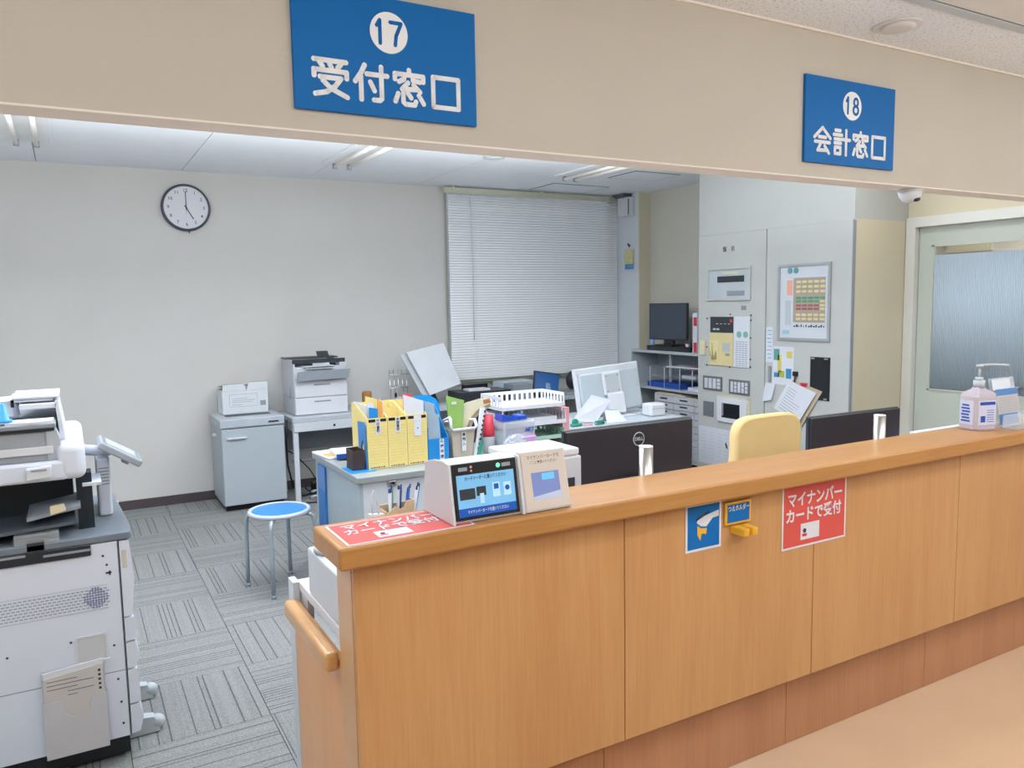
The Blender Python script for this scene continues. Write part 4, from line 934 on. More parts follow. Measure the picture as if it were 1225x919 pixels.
# stacked white trays
def tray(x0, x1, y0, y1, z, h, m_, label):
    t = thing('desk_tray', label, 'tray', ((x0 + x1) / 2, (y0 + y1) / 2, z), 0, 'stacked desk trays')
    w = .004
    MB().box(x0, x1, y0, y1, z, z + .004).build('tray_floor', m_, t)
    # slotted walls: bars between slots
    b = MB()
    def wall(ax, c, a0, a1):
        n_ = max(4, int((a1 - a0) / .036)); st = (a1 - a0) / n_
        B = (lambda p, q, r, s: b.box(p, q, c, c + w, r, s)) if ax == 'X' else (lambda p, q, r, s: b.box(c, c + w, p, q, r, s))
        B(a0, a1, z + .004, z + .022); B(a0, a1, z + h - .02, z + h)
        for k in range(n_ + 1):
            p = a0 + k * st; p0 = max(a0, p - .009); p1 = min(a1, p + .009); B(p0, p1, z + .022, z + h - .02)
    wall('X', y1 - w, x0, x1); wall('Y', x0, y0 + w, y1 - w); wall('Y', x1 - w, y0 + w, y1 - w)
    b.build('slotted_wall', m_, t)
    MB().box(x0, x1, y0, y0 + w, z + .004, z + .024).build('front_lip', m_, t)
    for x, y in ((x0 + .01, y0 + .01), (x1 - .018, y0 + .01), (x0 + .01, y1 - .018), (x1 - .018, y1 - .018)): MB().box(x, x + .008, y, y + .008, z - .03, z).build('foot', m_, t)
    return t
tray(2.32, 2.74, 4.18, 4.45, .735, .06, mat('tray_green', '9cc2b0', .5), 'pale green lowest tray of the stack on the desk')
tray(2.30, 2.75, 4.18, 4.46, .83, .08, WH2, 'white slotted tray in the middle of the tray stack')
tray(2.28, 2.74, 4.18, 4.46, .94, .085, WH2, 'white slotted tray on top of the tray stack')
flat('pink_tray', 'pink tray standing beside the white slotted trays', 'tray', 2.76, 2.80, 4.22, 4.46, .70, .22, PINK)
flat('paper_stack', 'papers in the white tray below the topmost tray', 'paper', 2.32, 2.70, 4.21, 4.42, .835, .04, PAPER, 0, 'sheets')
t = thing('black_bag', 'black bag standing behind the white trays on the file desk', 'bag', (2.3, 4.5, .70))
MB().hull8([(2.18, 4.52, .701), (2.55, 4.52, .701), (2.55, 4.68, .701), (2.18, 4.68, .701)], [(2.24, 4.54, .93), (2.50, 4.54, .95), (2.50, 4.66, .95), (2.24, 4.66, .93)]).build('bag_body', mat('dark_cloth', '262c36', .8, bump=.4, bscale=40), t)
MB().tube([(2.28, 4.6, .93), (2.30, 4.6, .96), (2.36, 4.6, .975), (2.42, 4.6, .965), (2.44, 4.6, .93)], .007, 8).build('handle', DARK, t)

# second desk with the white monitor
t = thing('staff_desk', 'pale grey desk carrying the white monitor', 'desk', (3.57, 4.96, 0))
MB().box(3.02, 4.12, 4.62, 5.30, .665, .70, .004).build('desk_top', mat('desk_pale', 'b9c4cc', .45), t)
MB().box(3.03, 3.05, 4.64, 5.28, 0, .665).box(4.09, 4.11, 4.64, 5.28, 0, .665).build('side_panel', LGREY, t)
MB().box(3.05, 4.09, 4.65, 4.665, .1, .665).build('front_board', LGREY, t)
t = thing('white_monitor', 'white monitor with white stand seen from behind, before the blind', 'monitor', (3.6, 4.8, .70))
A = Matrix.Translation((3.697, 4.96, .728)) @ Matrix.Rotation(-.06, 4, 'Y') @ Matrix.Rotation(-.14, 4, 'X')
MB().box(-.31, .31, 0, .03, 0, .375, .005, M=A).build('front_bezel', WH2, t)
MB().box(-.285, .285, -.03, 0, .01, .33, .014, M=A, seg=3).build('rear_shell', mat('rear_shell', 'b2bec6', .45), t)
MB().box(-.295, .295, -.006, 0, .33, .365, .002, M=A).build('vent_strip', mat('vent', 'c3cad0', .5), t)
MB().box(-.08, .09, -.05, -.03, .14, .32, .008, M=A).build('mount_frame', WH2, t); MB().box(-.06, .07, -.052, -.05, .16, .30, M=A).build('mount_plate', LGREY, t)
MB().box(-.055, .09, -.07, -.03, -.012, .15, .008, M=A).build('stand', WH2, t)
MB().box(3.60, 3.86, 4.86, 5.05, .701, .712, .005).build('stand_base', WH2, t)
b = MB(); [b.cyl((x, -.053, z), .004, .003, 'Y', 10, M=A) for x in (-.05, .06) for z in (.17, .29)]; b.build('screws', INK, t)
t = leanbook('paper_sheet', 'printed sheet propped against the back of the white monitor', 'paper', PAPER, [(3.17, 4.745, .735), (3.378, 4.735, .703), (3.535, 4.76, .856), (3.38, 4.79, .905)], .002, 'sheet')
t = leanbook('desk_calendar', 'small white desk calendar right of the propped sheet', 'calendar', PAPER, [(3.42, 4.655, .702), (3.60, 4.64, .702), (3.55, 4.70, .785), (3.44, 4.71, .79)], .003, 'front_page')
MB().hull8(*quad_slab([(3.47, 4.78, .702), (3.61, 4.77, .702), (3.556, 4.71, .79), (3.445, 4.72, .795)], .003)).build('back_page', LGREY, t)
t = thing('green_tape', 'green tape dispenser on the desk edge before the propped sheet', 'dispenser', (3.17, 4.68, .70))
MB().box(3.12, 3.21, 4.66, 4.70, .702, .722, .008, seg=3).build('base', TEAL, t); MB().cyl((3.155, 4.68, .735), .022, .022, 'Y', 20).build('tape_roll', TEAL, t)
flat('red_marker', 'red and white marker lying beside the green tape', 'marker', 3.22, 3.30, 4.66, 4.674, .70, .012, PINK)
t = thing('stapler', 'green stapler in front of the small desk calendar', 'stapler', (3.34, 4.65, .70)); MB().box(3.31, 3.385, 4.635, 4.66, .702, .712, .003).build('base', TEAL, t); MB().box(3.31, 3.38, 4.635, 4.66, .716, .732, .006).build('arm', TEAL, t); MB().box(3.37, 3.385, 4.635, 4.66, .712, .718).build('hinge', INK, t)
t = thing('white_cube_box', 'small white rounded box right of the white monitor', 'box', (3.96, 4.76, .70)); MB().box(3.89, 4.04, 4.72, 4.84, .7015, .80, .018, seg=4).build('box_body', WH2, t); MB().box(3.9, 4.03, 4.719, 4.7205, .76, .762).build('lid_seam', GREY, t)
flat('paper_stack', 'flat white papers on the desk right of the white monitor', 'paper', 3.90, 4.10, 4.90, 5.15, .70, .01, PAPER, .1, 'sheets')
t = thing('card_file', 'tan folders standing behind the small white box', 'folder', (4.07, 5.2, .70)); MB().box(4.03, 4.09, 5.2, 5.22, .702, .86).build('tan_folder', TAN, t); MB().box(4.095, 4.10, 5.2, 5.22, .702, .84).build('dark_divider', BLK, t)

# ------------------------------------------------------------------ equipment cabinets on the right
XP = 4.7
def plate(t, name, m_, y0, y1, z0, z1, d0, d1=0., bev=0):
    """slab on the cabinet face, from d1 to d0 in front of it"""
    return MB().box(XP - d0, XP - d1, y0, y1, z0, z1, bev).build(name, m_, t)
struct(MB().box(4.715, 5.3, 3.575, 5.09, 2.13, 2.7).build('wall_above_cabinets', PANEL))
kab = thing('equipment_cabinet', 'left cream equipment cabinet with alarm panel and small screens', 'cabinet', (5.0, 4.7, 0))
MB().box(XP + .02, 5.295, 4.337, 5.08, 0, 2.13).build('carcass', PANEL, kab)
MB().box(XP, XP + .02, 4.339, 5.078, .05, 2.128, .003).build('door', PANEL, kab)
FR = mat('frame_grey', 'aab0b3', .35, metal=.4)
def window_frame(t, y0, y1, z0, z1, fm, inner, f=.018):
    fr = MB()
    for a in ((y0, y1, z1 - f, z1), (y0, y1, z0, z0 + f), (y0, y0 + f, z0 + f, z1 - f), (y1 - f, y1, z0 + f, z1 - f)): fr.box(XP - .014, XP - .0005, *a)
    q = fr.build('display_frame', fm, t); MB().box(XP - .005, XP - .0005, y0 + f, y1 - f, z0 + f, z1 - f).build('display_face', inner, q); return q
FACE = mat('face_grey', 'b5bec3', .4)
q = window_frame(kab, 4.485, 4.965, 1.588, 1.857, PANEL, FACE)
plate(kab, 'readout', DARK, 4.555, 4.85, 1.735, 1.785, .008, .005); plate(kab, 'keypad', GREY, 4.55, 4.74, 1.625, 1.665, .0075, .005)
plate(kab, 'caption', CREAM, 4.62, 4.80, 1.80, 1.815, .0065, .005)
plate(kab, 'small_plate', mat('plate', '8f8a98', .5), 4.535, 4.585, 1.51, 1.545, .003)
b = MB(); b.box(XP - .006, XP - .0004, 4.482, 4.955, 1.048, 1.468, .002); b.build('alarm_panel', PANEL, kab)
plate(kab, 'alarm_lamps', DARK, 4.665, 4.925, 1.325, 1.455, .009, .006)
b = MB(); [b.box(XP - .011, XP - .009, 4.70 + k * .045, 4.72 + k * .045, 1.395, 1.40) for k in range(4)]; [b.box(XP - .011, XP - .009, 4.82 + k * .04, 4.85 + k * .04, 1.345, 1.36) for k in range(2)]; b.build('lamp_marks', LGREY, kab)
MB().box(XP - .011, XP - .009, 4.675, 4.70, 1.41, 1.435).build('red_lamp', PRED, kab)
YP = mat('aged_yellow', 'd6c894', .5)
plate(kab, 'handset_tray', YP, 4.665, 4.935, 1.055, 1.32, .010, .006)
plate(kab, 'tray_rim', mat('aged_yellow_light', 'ddd2a6', .5), 4.83, 4.925, 1.09, 1.26, .014, .010)
MB().tube([(XP - .022, 4.905, 1.235), (XP - .028, 4.90, 1.18), (XP - .022, 4.885, 1.105)], .014, 10).build('handset', mat('aged_cream', 'c9bc87', .5), kab)
MB().tube([(XP - .02, 4.885, 1.105), (XP - .02, 4.86, 1.12), (XP - .02, 4.85, 1.17), (XP - .02, 4.84, 1.11), (XP - .02, 4.86, 1.10)], .004, 6).build('handset_cord', mat('aged_cord', 'b5aa7c', .5), kab)
plate(kab, 'dial_plate', LGREY, 4.70, 4.78, 1.17, 1.24, .012, .010); plate(kab, 'dial_plate', GREY, 4.70, 4.745, 1.135, 1.155, .012, .010)
plate(kab, 'chart_sheet', PAPER, 4.49, 4.655, 1.05, 1.46, .008, .006)
b = MB()
for k in range(12):
    for q in range(4): b.box(XP - .0088, XP - .008, 4.51 + q * .033, 4.535 + q * .033, 1.06 + k * .0175, 1.066 + k * .0175)
b.build('chart_lines', GREY, kab)
b = MB(); [b.cyl((XP - .009, y, 1.315), .026, .002, 'X', 20) for y in (4.60, 4.53)]; b.build('green_stickers', mat('sticker_teal', '78b1a6', .5), kab)
b = MB(); [b.cyl((XP - .008, y, z), .006, .006, 'X', 8) for y, z in ((4.477, 1.47), (4.477, 1.43), (4.477, 1.29), (4.477, 1.12), (4.477, 1.06), (4.70, 1.475), (4.70, 1.045), (4.965, 1.44), (4.965, 1.05), (4.965, 1.2))]; b.build('screws', INK, kab)
MB().box(XP - .012, XP - .0005, 4.985, 5.05, 1.13, 1.25, .003).build('cream_switch', CREAM, kab)
def switchbank(t, y0, y1, z0, z1, cols, label_rows):
    MB().box(XP - .008, XP - .0005, y0, y1, z0, z1, .002).build('switch_bank', mat('bank_grey', '6a6a6e', .5), t)
    st = (y1 - y0 - .03) / cols
    for c in range(cols):
        for r in range(label_rows[c]):
            hh = (z1 - z0 - .03) / label_rows[c]
            MB().box(XP - .012, XP - .008, y0 + .018 + c * st, y0 + .006 + (c + 1) * st, z0 + .017 + r * hh, z0 + .012 + (r + 1) * hh).build('switch', WH, t)
switchbank(kab, 4.785, 5.01, .838, .957, 4, (3, 1, 1, 1)); switchbank(kab, 4.482, 4.708, .828, .948, 5, (3, 2, 1, 3, 1))
plate(kab, 'speaker_grille', mat('grille', '6c7078', .6), 4.885, 5.005, .612, .738, .006)
q = MB().box(XP - .018, XP - .0005, 4.50, 4.835, .585, .79, .006, seg=3).build('touch_screen', WH2, kab)
MB().box(XP - .0195, XP - .018, 4.575, 4.775, .625, .745).build('screen_glass', BLK, q); MB().box(XP - .0198, XP - .0195, 4.755, 4.775, .64, .745).build('screen_edge', GREY, q)
MB().box(XP - .014, XP - .0005, 4.48, 4.84, .792, .80).box(XP - .014, XP - .0005, 4.475, 4.497, .60, .80).build('cream_bezel', CREAM, kab)
text('盤　名', .045, INK, (XP - .0012, 4.73, 2.0), (0, -1, 0), (0, 0, 1), kab, 'lettering')
t = thing('drawing_sheet', 'white printed drawing sheet taped low on the left equipment cabinet', 'paper', (XP, 4.9, .25))
plate(t, 'sheet', PAPER, 4.66, 5.06, .20, .52, .002, .0006)
b = MB()
for k in range(9):
    for q in range(4): b.box(XP - .003, XP - .002, 4.70 + q * .09, 4.70 + q * .09 + random.uniform(.03, .07), .25 + k * .028, .2515 + k * .028)
b.build('print_lines', GREY, t)
MB().tube([(XP - .004, 4.74, .41), (XP - .01, 4.72, .37)], .006, 6).build('pen_clip', BLK, t)

kb = thing('equipment_cabinet', 'right cream equipment cabinet with framed map board and black recess', 'cabinet', (5.0, 3.95, 0))
MB().box(XP + .02, 5.29, 3.575, 4.333, 0, 2.13).build('carcass', WALLR, kb)
MB().box(XP, XP + .02, 3.577, 4.331, .05, 2.128, .003).build('door', PANEL, kb)
MB().box(XP + .003, XP + .03, 3.571, 3.576, 0, 2.12).build('edge_gasket', GREY, kb)
q = window_frame(kb, 3.738, 4.21, 1.285, 1.848, FR, WH, .02)
plate(kb, 'board', mat('board_grey', 'a39a8f', .5), 3.785, 4.065, 1.42, 1.745, .007, .005)
cols = {0: YP, 1: YP, 2: YP, 3: mat('lamp_green', '4d9a72', .5), 4: mat('lamp_green2', '4d9a72', .5), 5: mat('lamp_rose', 'a65a5a', .5), 6: mat('lamp_rose2', 'a65a5a', .5), 7: YP, 8: YP}
zz = [1.715, 1.68, 1.645, 1.60, 1.575, 1.545, 1.52, 1.475, 1.445]
for r in range(9):
    for c in range(5):
        m_ = cols[r] if c < 4 or r in (0, 1, 2, 3, 7, 8) else YP
        y = 4.04 - c * .053
        MB().box(XP - .010, XP - .007, y - .044, y - .003, zz[r] - .009, zz[r] + (.009 if r not in (3, 4, 5, 6) else .006)).build('lamp_window', m_, kb)
b = MB(); [b.cyl((XP - .007, y, 1.80), .022, .003, 'X', 20) for y in (4.10, 4.045)]; b.build('green_stickers', mat('sticker_teal2', '5f9aa0', .5), kb)
plate(kb, 'side_caption', mat('cap_pink', 'e2a48c', .6), 4.075, 4.125, 1.62, 1.73, .0062, .005)
plate(kb, 'side_caption', mat('cap_blue', '9cc0d0', .6), 4.10, 4.165, 1.33, 1.36, .0062, .005); plate(kb, 'side_caption', FACE, 4.09, 4.14, 1.40, 1.58, .0062, .005)
b = MB(); [b.box(XP - .0065, XP - .005, 4.06 - k * .022 - random.uniform(.006, .018), 4.06 - k * .022, 1.385, 1.395 + (k % 2) * .008) for k in range(13)]; b.build('board_caption', INK, kb)
MB().box(XP - .004, XP - .0004, 3.732, 3.902, .86, 1.172).build('black_recess', BLK, kb)
for y, z in ((3.75, 1.155), (3.865, 1.155), (3.75, .865), (3.865, .865)): MB().box(XP - .008, XP - .004, y, y + .03, z, z + .012).build('corner_clip', STEEL, kb)
MB().box(XP - .012, XP - .0005, 4.268, 4.292, .955, 1.08, .003).build('pull_handle', GREY, kb)
t = thing('notice_sheet', 'blue and yellow printed notice taped above the clipboard on the cabinet', 'notice', (XP, 4.16, .97))
plate(t, 'sheet', PAPER, 4.055, 4.255, .945, 1.235, .002, .0006)
b = MB()
for (a, c, e, f, mi) in ((4.19, 4.245, 1.13, 1.215, 0), (4.17, 4.205, 1.04, 1.17, 1), (4.14, 4.20, 1.0, 1.05, 2), (4.19, 4.24, 1.0, 1.035, 3), (4.075, 4.125, .995, 1.07, 3), (4.07, 4.12, 1.15, 1.20, 1)):
    b.mi = mi; b.box(XP - .003, XP - .002, a, c, e, f)
b.build('pictures', [mat('notice_teal', '5f9a94', .6), mat('notice_yellow', 'd4c860', .6), mat('notice_lime', 'aab455', .6), mat('notice_blue', '3a86b8', .6)], t)
t = thing('notice_sheet', 'narrow pale notice at the seam between the two equipment cabinets', 'notice', (XP, 4.3, 1.1))
plate(t, 'sheet', mat('pale_blue_paper', 'cdd7e3', .7), 4.258, 4.325, 1.11, 1.38, .002, .0006)
b = MB(); [b.box(XP - .003, XP - .002, 4.27, 4.30 + .008 * (k % 3), 1.14 + k * .03, 1.146 + k * .03) for k in range(8)]; b.build('print_lines', GREY, t)
t = thing('hanging_cloth', 'small crumpled white paper hanging below the pull handle', 'paper', (XP, 4.3, .85))
MB().hull8([(XP - .001, 4.25, .82), (XP - .001, 4.335, .80), (XP - .016, 4.34, .80), (XP - .02, 4.25, .82)], [(XP - .001, 4.22, .945), (XP - .001, 4.32, .95), (XP - .01, 4.32, .95), (XP - .012, 4.22, .945)]).build('sheet', PAPER, t)
t = thing('clipboard', 'clipboard of printed sheets hanging tilted from a black clip on the right cabinet', 'clipboard', (XP, 4.0, .8))
Q = [(XP - .03, 3.985, .665), (XP - .03, 4.21, .765), (XP - .012, 4.085, .985), (XP - .012, 3.835, .91)]
MB().hull8(*quad_slab([(XP - .015, 3.965, .645), (XP - .015, 4.19, .745), (XP - .006, 4.055, .99), (XP - .006, 3.79, .925)], .004)).build('board', mat('board_tan', 'b9aa92', .6), t)
MB().hull8(*quad_slab(Q, -.003)).build('sheets', PAPER, t)
Qv = [Vector(p) for p in Q]; r_ = (Qv[0] - Qv[1]).normalized(); u_ = (Qv[2] - Qv[1]).normalized(); nr = r_.cross(u_)
bb = MB()
for k in range(9):
    l0 = Qv[1] + r_ * .03 + u_ * (.03 + k * .022) + nr * .0035; ln = random.uniform(.12, .19)
    M = Matrix((tuple(r_) + (0,), tuple(u_) + (0,), tuple(nr) + (0,), (0, 0, 0, 1))).transposed(); bb.box(0, ln, 0, .004, 0, .0006, M=Matrix.Translation(l0) @ M)
bb.mi = 1; bb.box(.17, .235, .205, .235, 0.0028, .0036, M=Matrix.Translation(Qv[1]) @ M); bb.build('print', [GREY, mat('stamp_orange', 'e69a80', .6)], t)
MB().box(XP - .022, XP - .0005, 4.01, 4.05, 1.02, 1.055, .004).tube([(XP - .012, 4.03, 1.03), (XP - .012, 4.035, .975)], .005, 6).build('clip', BLK, t)
t = thing('red_switch', 'small red box between the clipboard and the black recess', 'switch', (XP, 3.95, .95)); MB().box(XP - .010, XP - .0005, 3.925, 3.985, .945, .975, .002).build('casing', PRED, t); MB().box(XP - .012, XP - .010, 3.94, 3.97, .955, .966).build('key', mat('key_red', 'a02030', .5), t)

# ------------------------------------------------------------------ shelf in the far corner
XS = 4.95
t = thing('corner_shelf', 'white steel shelf in the far right corner beside the cabinets', 'shelf', (5.1, 5.7, 0))
MB().box(XS, 5.29, 5.10, 6.32, 1.088, 1.115, .002).build('top_board', LGREY, t)
MB().box(XS, 5.29, 5.12, 6.30, .735, .757, .002).build('shelf_board', LGREY, t)
MB().box(XS, 5.29, 5.12, 6.30, .08, .10).build('shelf_board', LGREY, t)
for y in (5.10, 6.30): MB().box(XS, 5.29, y, y + .02, 0, 1.088).build('side_panel', LGREY, t)
MB().box(5.27, 5.29, 5.12, 6.30, .1, 1.088).build('back_panel', GREY, t)
MB().box(XS + .12, XS + .14, 5.86, 5.88, .757, 1.088).build('divider_post', WH, t)
t = thing('monitor', 'small dark monitor on top of the corner shelf', 'monitor', (5.08, 5.83, 1.17))
Mr = Matrix.Translation((5.06, 5.88, 1.17)) @ Matrix.Rotation(.10, 4, 'Z')
MB().box(-.015, .015, -.245, .245, .045, .40, .003, M=Mr).build('screen_bezel', DARK, t); MB().box(-.017, -.015, -.235, .235, .062, .39, M=Mr).build('screen', mat('off_screen', '3f4956', .35), t)
MB().box(.0, .03, -.06, .06, .0, .1, M=Mr).box(-.07, .09, -.11, .11, -.008, .004, M=Mr).build('stand', BLK, t)
t = thing('recorder', 'flat black recorder box under the small monitor', 'recorder', (5.08, 5.8, 1.115))
MB().box(4.97, 5.24, 5.47, 6.10, 1.1165, 1.161, .003).build('casing', BLK, t); MB().box(4.968, 4.97, 5.5, 6.05, 1.125, 1.14).build('front_strip', DARK, t)
t = thing('mouse_cables', 'dark coiled cables and camera parts beside the small monitor', 'cables', (5.02, 5.55, 1.16))
b = MB()
for q in range(4): b.tube([(5.03 + .02 * q, 5.50 + .026 * math.cos(k * PI / 6), 1.20 + .015 * q + .03 * math.sin(k * PI / 6)) for k in range(12)], .005, 6, True)
b.build('cable_loops', BLK, t); MB().box(5.0, 5.02, 5.54, 5.57, 1.163, 1.19).build('white_plug', WH, t)
t = thing('blue_pen_cup', 'light blue cup with dark pen at the left of the small monitor', 'cup', (5.0, 6.07, 1.16)); MB().cyl((5.0, 6.05, 1.19), .022, .055, seg=16).build('cup_body', mat('cup_blue', '8fb4e0', .4), t); MB().cyl((5.0, 6.05, 1.235), .006, .05, seg=8).build('pen', DBLUE, t)
t = thing('ring_binder', 'white binder with red ends standing on top of the corner shelf', 'binder', (5.05, 5.43, 1.115))
MB().box(4.97, 5.24, 5.385, 5.445, 1.1165, 1.48, .002).build('cover', WH2, t); MB().box(4.968, 4.97, 5.388, 5.43, 1.12, 1.21).build('spine_red', PRED, t); MB().box(4.968, 4.97, 5.388, 5.43, 1.36, 1.44).build('spine_red', PRED, t)
# shelf contents
t = thing('letter_rack', 'clear two tier letter rack inside the corner shelf', 'rack', (5.1, 5.7, .757))
for y in (5.45, 5.62, 5.84, 6.05):
    MB().tube([(4.975, y, .759), (4.975, y, .954)], .004, 6).build('upright', WH, t)
MB().box(4.975, 5.24, 5.40, 6.10, .955, .96).box(4.975, 5.24, 5.40, 6.10, .86, .864).build('tier', CLEAR, t)
flat('blue_tray', 'blue tray on the middle board of the corner shelf', 'tray', 4.98, 5.22, 5.62, 6.10, .757, .05, DBLUE)
t = flat('paper_stack', 'papers with a red picture on the upper tier of the letter rack', 'paper', 4.97, 5.20, 5.42, 5.80, .961, .012, PAPER, .15, 'sheets')
MB().box(-.08, .0, -.15, -.04, .012, .0135).build('red_picture', PRED, t, local=True)
flat('paper_stack', 'folded white papers on the right of the shelf middle board', 'paper', 4.965, 5.2, 5.14, 5.50, .757, .035, PAPER, 0, 'sheets')
flat('paper_stack', 'grey papers on the lower tier of the letter rack', 'paper', 4.98, 5.22, 5.42, 5.60, .865, .03, LGREY, 0, 'sheets')
t = thing('drawer_unit', 'beige letter drawer unit with many shallow drawers under the shelf', 'drawers', (5.1, 5.6, .1))
MB().box(XS + .04, 5.26, 5.14, 6.0, .101, .69).build('casing', CREAM, t)
for k in range(9):
    for y0, y1 in ((5.15, 5.42), (5.425, 5.70), (5.705, 5.98)):
        q = MB().box(XS + .022, XS + .04, y0, y1, .12 + k * .063, .175 + k * .063, .002).build('drawer', WH, t)
        MB().box(XS + .018, XS + .022, (y0 + y1) / 2 - .05, (y0 + y1) / 2 + .05, .148 + k * .063, .162 + k * .063).build('pull', DARK, q)
t = thing('paper_stack', 'uneven brown and white papers on top of the drawer unit', 'paper', (5.1, 5.8, .69)); MB().box(4.98, 5.22, 5.55, 5.98, .691, .705).build('sheets', PAPER, t); MB().box(4.985, 5.2, 5.6, 5.95, .705, .715).build('brown_sheet', TAN, t)
# on the white side of the column
t = thing('wall_speaker', 'white boxed air sensor with dark cap high on the column by the blind', 'sensor', (5.15, 6.63, 2.5))
MB().box(5.09, 5.154, 6.53, 6.72, 2.47, 2.66, .004).build('casing', WH2, t); MB().hull8([(5.06, 6.59, 2.66), (5.154, 6.59, 2.66), (5.154, 6.72, 2.66), (5.06, 6.72, 2.66)], [(5.04, 6.55, 2.692), (5.154, 6.55, 2.692), (5.154, 6.76, 2.692), (5.04, 6.76, 2.692)]).build('cap', mat('cap_slate', '4c5866', .5), t)
MB().box(5.085, 5.09, 6.53, 6.54, 2.48, 2.64).build('edge_strip', DARK, t)
t = thing('key_pouch', 'yellowish key pouch with blue fringe hanging from a hook on the column', 'pouch', (5.15, 6.6, 1.95))
MB().tube([(5.155, 6.60, 2.17), (5.13, 6.60, 2.19), (5.12, 6.585, 2.18), (5.125, 6.57, 2.155)], .006, 8).build('hook', DARK, t)
MB().box(5.135, 5.154, 6.53, 6.67, 1.98, 2.13, .003).build('pouch_body', mat('pouch_yellow', 'cfcc9c', .7, var=.12, scale=30), t)
b = MB(); [b.cyl((5.142, 6.54 + k * .022, 1.955), .011, .05, 'Z', 8) for k in range(6)]; b.build('fringe', mat('fringe_blue', '5e98d0', .6), t)

# ------------------------------------------------------------------ photocopier on the left
t = thing('photocopier', 'large white photocopier seen from its side at the left', 'photocopier', (-.2, 3.3, 0))
CW = mat('copier_white', 'd6ddea', .42, var=.01); CG = mat('copier_grey', '6f7a84', .4, var=.03); CB = mat('copier_black', '16222c', .45)
Y0, Y1, X0, X1 = 3.0, 3.66, -.62, .135
MB().box(X0, .105, Y0 + .004, Y1, .085, .80, .004).build('body', CG, t)
MB().box(X0, .10, Y0, Y0 + .005, .335, .80).build('side_cover', CW, t); MB().box(X0, .10, Y0, Y0 + .005, .09, .332).build('lower_side_cover', CW, t)
MB().box(X0 + .02, .10, Y0 + .02, Y1 - .02, .02, .09).build('base', BLK, t)
for i, (z0, z1) in enumerate(((.092, .20), (.203, .33), (.333, .43), (.433, .52), (.523, .80))):
    MB().prism([(.107, z0), (.135 + .008 * (i % 2), z0 + .004), (.142 + .006 * ((i + 1) % 2), (z0 + z1) / 2), (.138, z1 - .002), (.107, z1 - .002)], Y0 + .002, Y1).build('front_drawer' if i < 4 else 'front_door', CW, t)
MB().box(.112, .128, Y0 + .0005, Y0 + .003, .70, .765).build('door_latch', mat('latch_tan', 'c9c3b8', .5), t)
MB().prism([(X0, Y0 - .004), (.145, Y0 - .004), (.15, Y0 + .1), (.125, Y1), (X0, Y1)], .803, .83, 'XY', .005).build('top_deck', CG, t)
MB().box(X0, .02, Y0 - .008, Y0 - .0005, .765, .80).build('dark_rail', CB, t)
MB().box(X0, -.17, Y0 - .0095, Y0 - .008, .792, .80).box(-.12, .018, Y0 - .0095, Y0 - .008, .782, .79).build('rail_edge', GREY, t)
# output gap, posts, scanner
MB().box(X0, -.02, Y0 + .25, Y1, .83, 1.03).build('rear_housing', CB, t)
MB().prism([(X0, .845), (-.02, .875), (-.02, .885), (X0, .858)], Y0 + .02, Y0 + .3).build('output_tray', mat('tray_slate', '4f5962', .45), t)
MB().prism([(-.16, .90), (.0, .925), (.0, .935), (-.16, .912)], Y0 + .03, Y0 + .28).build('inner_tray', GREY, t)
MB().prism([(-.09, .92), (-.045, .93), (-.05, .95), (-.09, .945)], Y0 + .0, Y0 + .03).build('cream_tab', CREAM, t)
MB().box(-.20, -.07, Y0 - .002, Y0 + .1, .83, .862, .003).build('clear_guide', CLEAR, t); MB().box(-.165, -.115, Y0 - .004, Y0 + .03, .80, .835).build('guide_stop', DARK, t)
MB().box(-.01, .04, Y0 + .12, Y0 + .2, .83, 1.03).build('black_post', CB, t)
MB().box(.06, .105, Y0 + .27, Y0 + .5, .83, 1.05, .008).build('white_post', CW, t)
b = MB(); [b.box(.065, .10, Y0 + .268, Y0 + .27, .95 + k * .012, .954 + k * .012) for k in range(6)]; b.build('post_slots', GREY, t)
MB().box(.01, .07, Y0 + .1, Y0 + .28, .985, .995).build('white_bridge', CW, t)
MB().box(X0, -.03, Y0 + .012, Y1, 1.032, 1.10, .012, seg=3).box(-.06, .025, Y0 + .01, Y1 + .002, 1.03, 1.155, .028, seg=4).build('scanner', CW, t)
q = MB().prism([(-.15, 1.045), (-.078, 1.05), (-.075, 1.09), (-.148, 1.085)], Y0 - .015, Y0 + .012, 'XZ', .004).build('scanner_latch', WH2, t)
MB().box(-.135, -.09, Y0 - .017, Y0 - .015, 1.075, 1.081).build('latch_recess', GREY, q)
MB().box(X0, -.075, Y0 + .035, Y1 - .02, 1.10, 1.20, .003).build('feeder', mat('feeder_grey', 'a0a8b0', .4), t)
MB().box(X0, -.068, Y0 + .02, Y0 + .035, 1.125, 1.150, .002).build('feeder_strip', WH2, t)
MB().prism([(-.085, 1.10), (-.045, 1.105), (-.045, 1.17), (-.055, 1.20), (-.085, 1.20)], Y0 + .03, Y1 - .1, 'XZ').build('feeder_end', mat('feeder_end', 'b2bbc4', .35), t)
MB().box(X0, -.06, Y0 + .02, Y1 - .02, 1.202, 1.212, .002).build('dark_edge', CB, t)
MB().box(X0, -.055, Y0 + .015, Y1 - .05, 1.212, 1.228, .004).build('input_tray', GREY, t)
MB().hull8([(-.045, Y0 + .12, 1.155), (-.03, Y0 + .12, 1.155), (-.03, Y0 + .55, 1.155), (-.045, Y0 + .55, 1.155)], [(-.055, Y0 + .12, 1.29), (-.045, Y0 + .12, 1.29), (-.045, Y0 + .5, 1.29), (-.055, Y0 + .5, 1.29)]).box(-.16, -.048, Y0 + .12, Y0 + .5, 1.268, 1.285, .003).build('paper_slope', WH2, t)
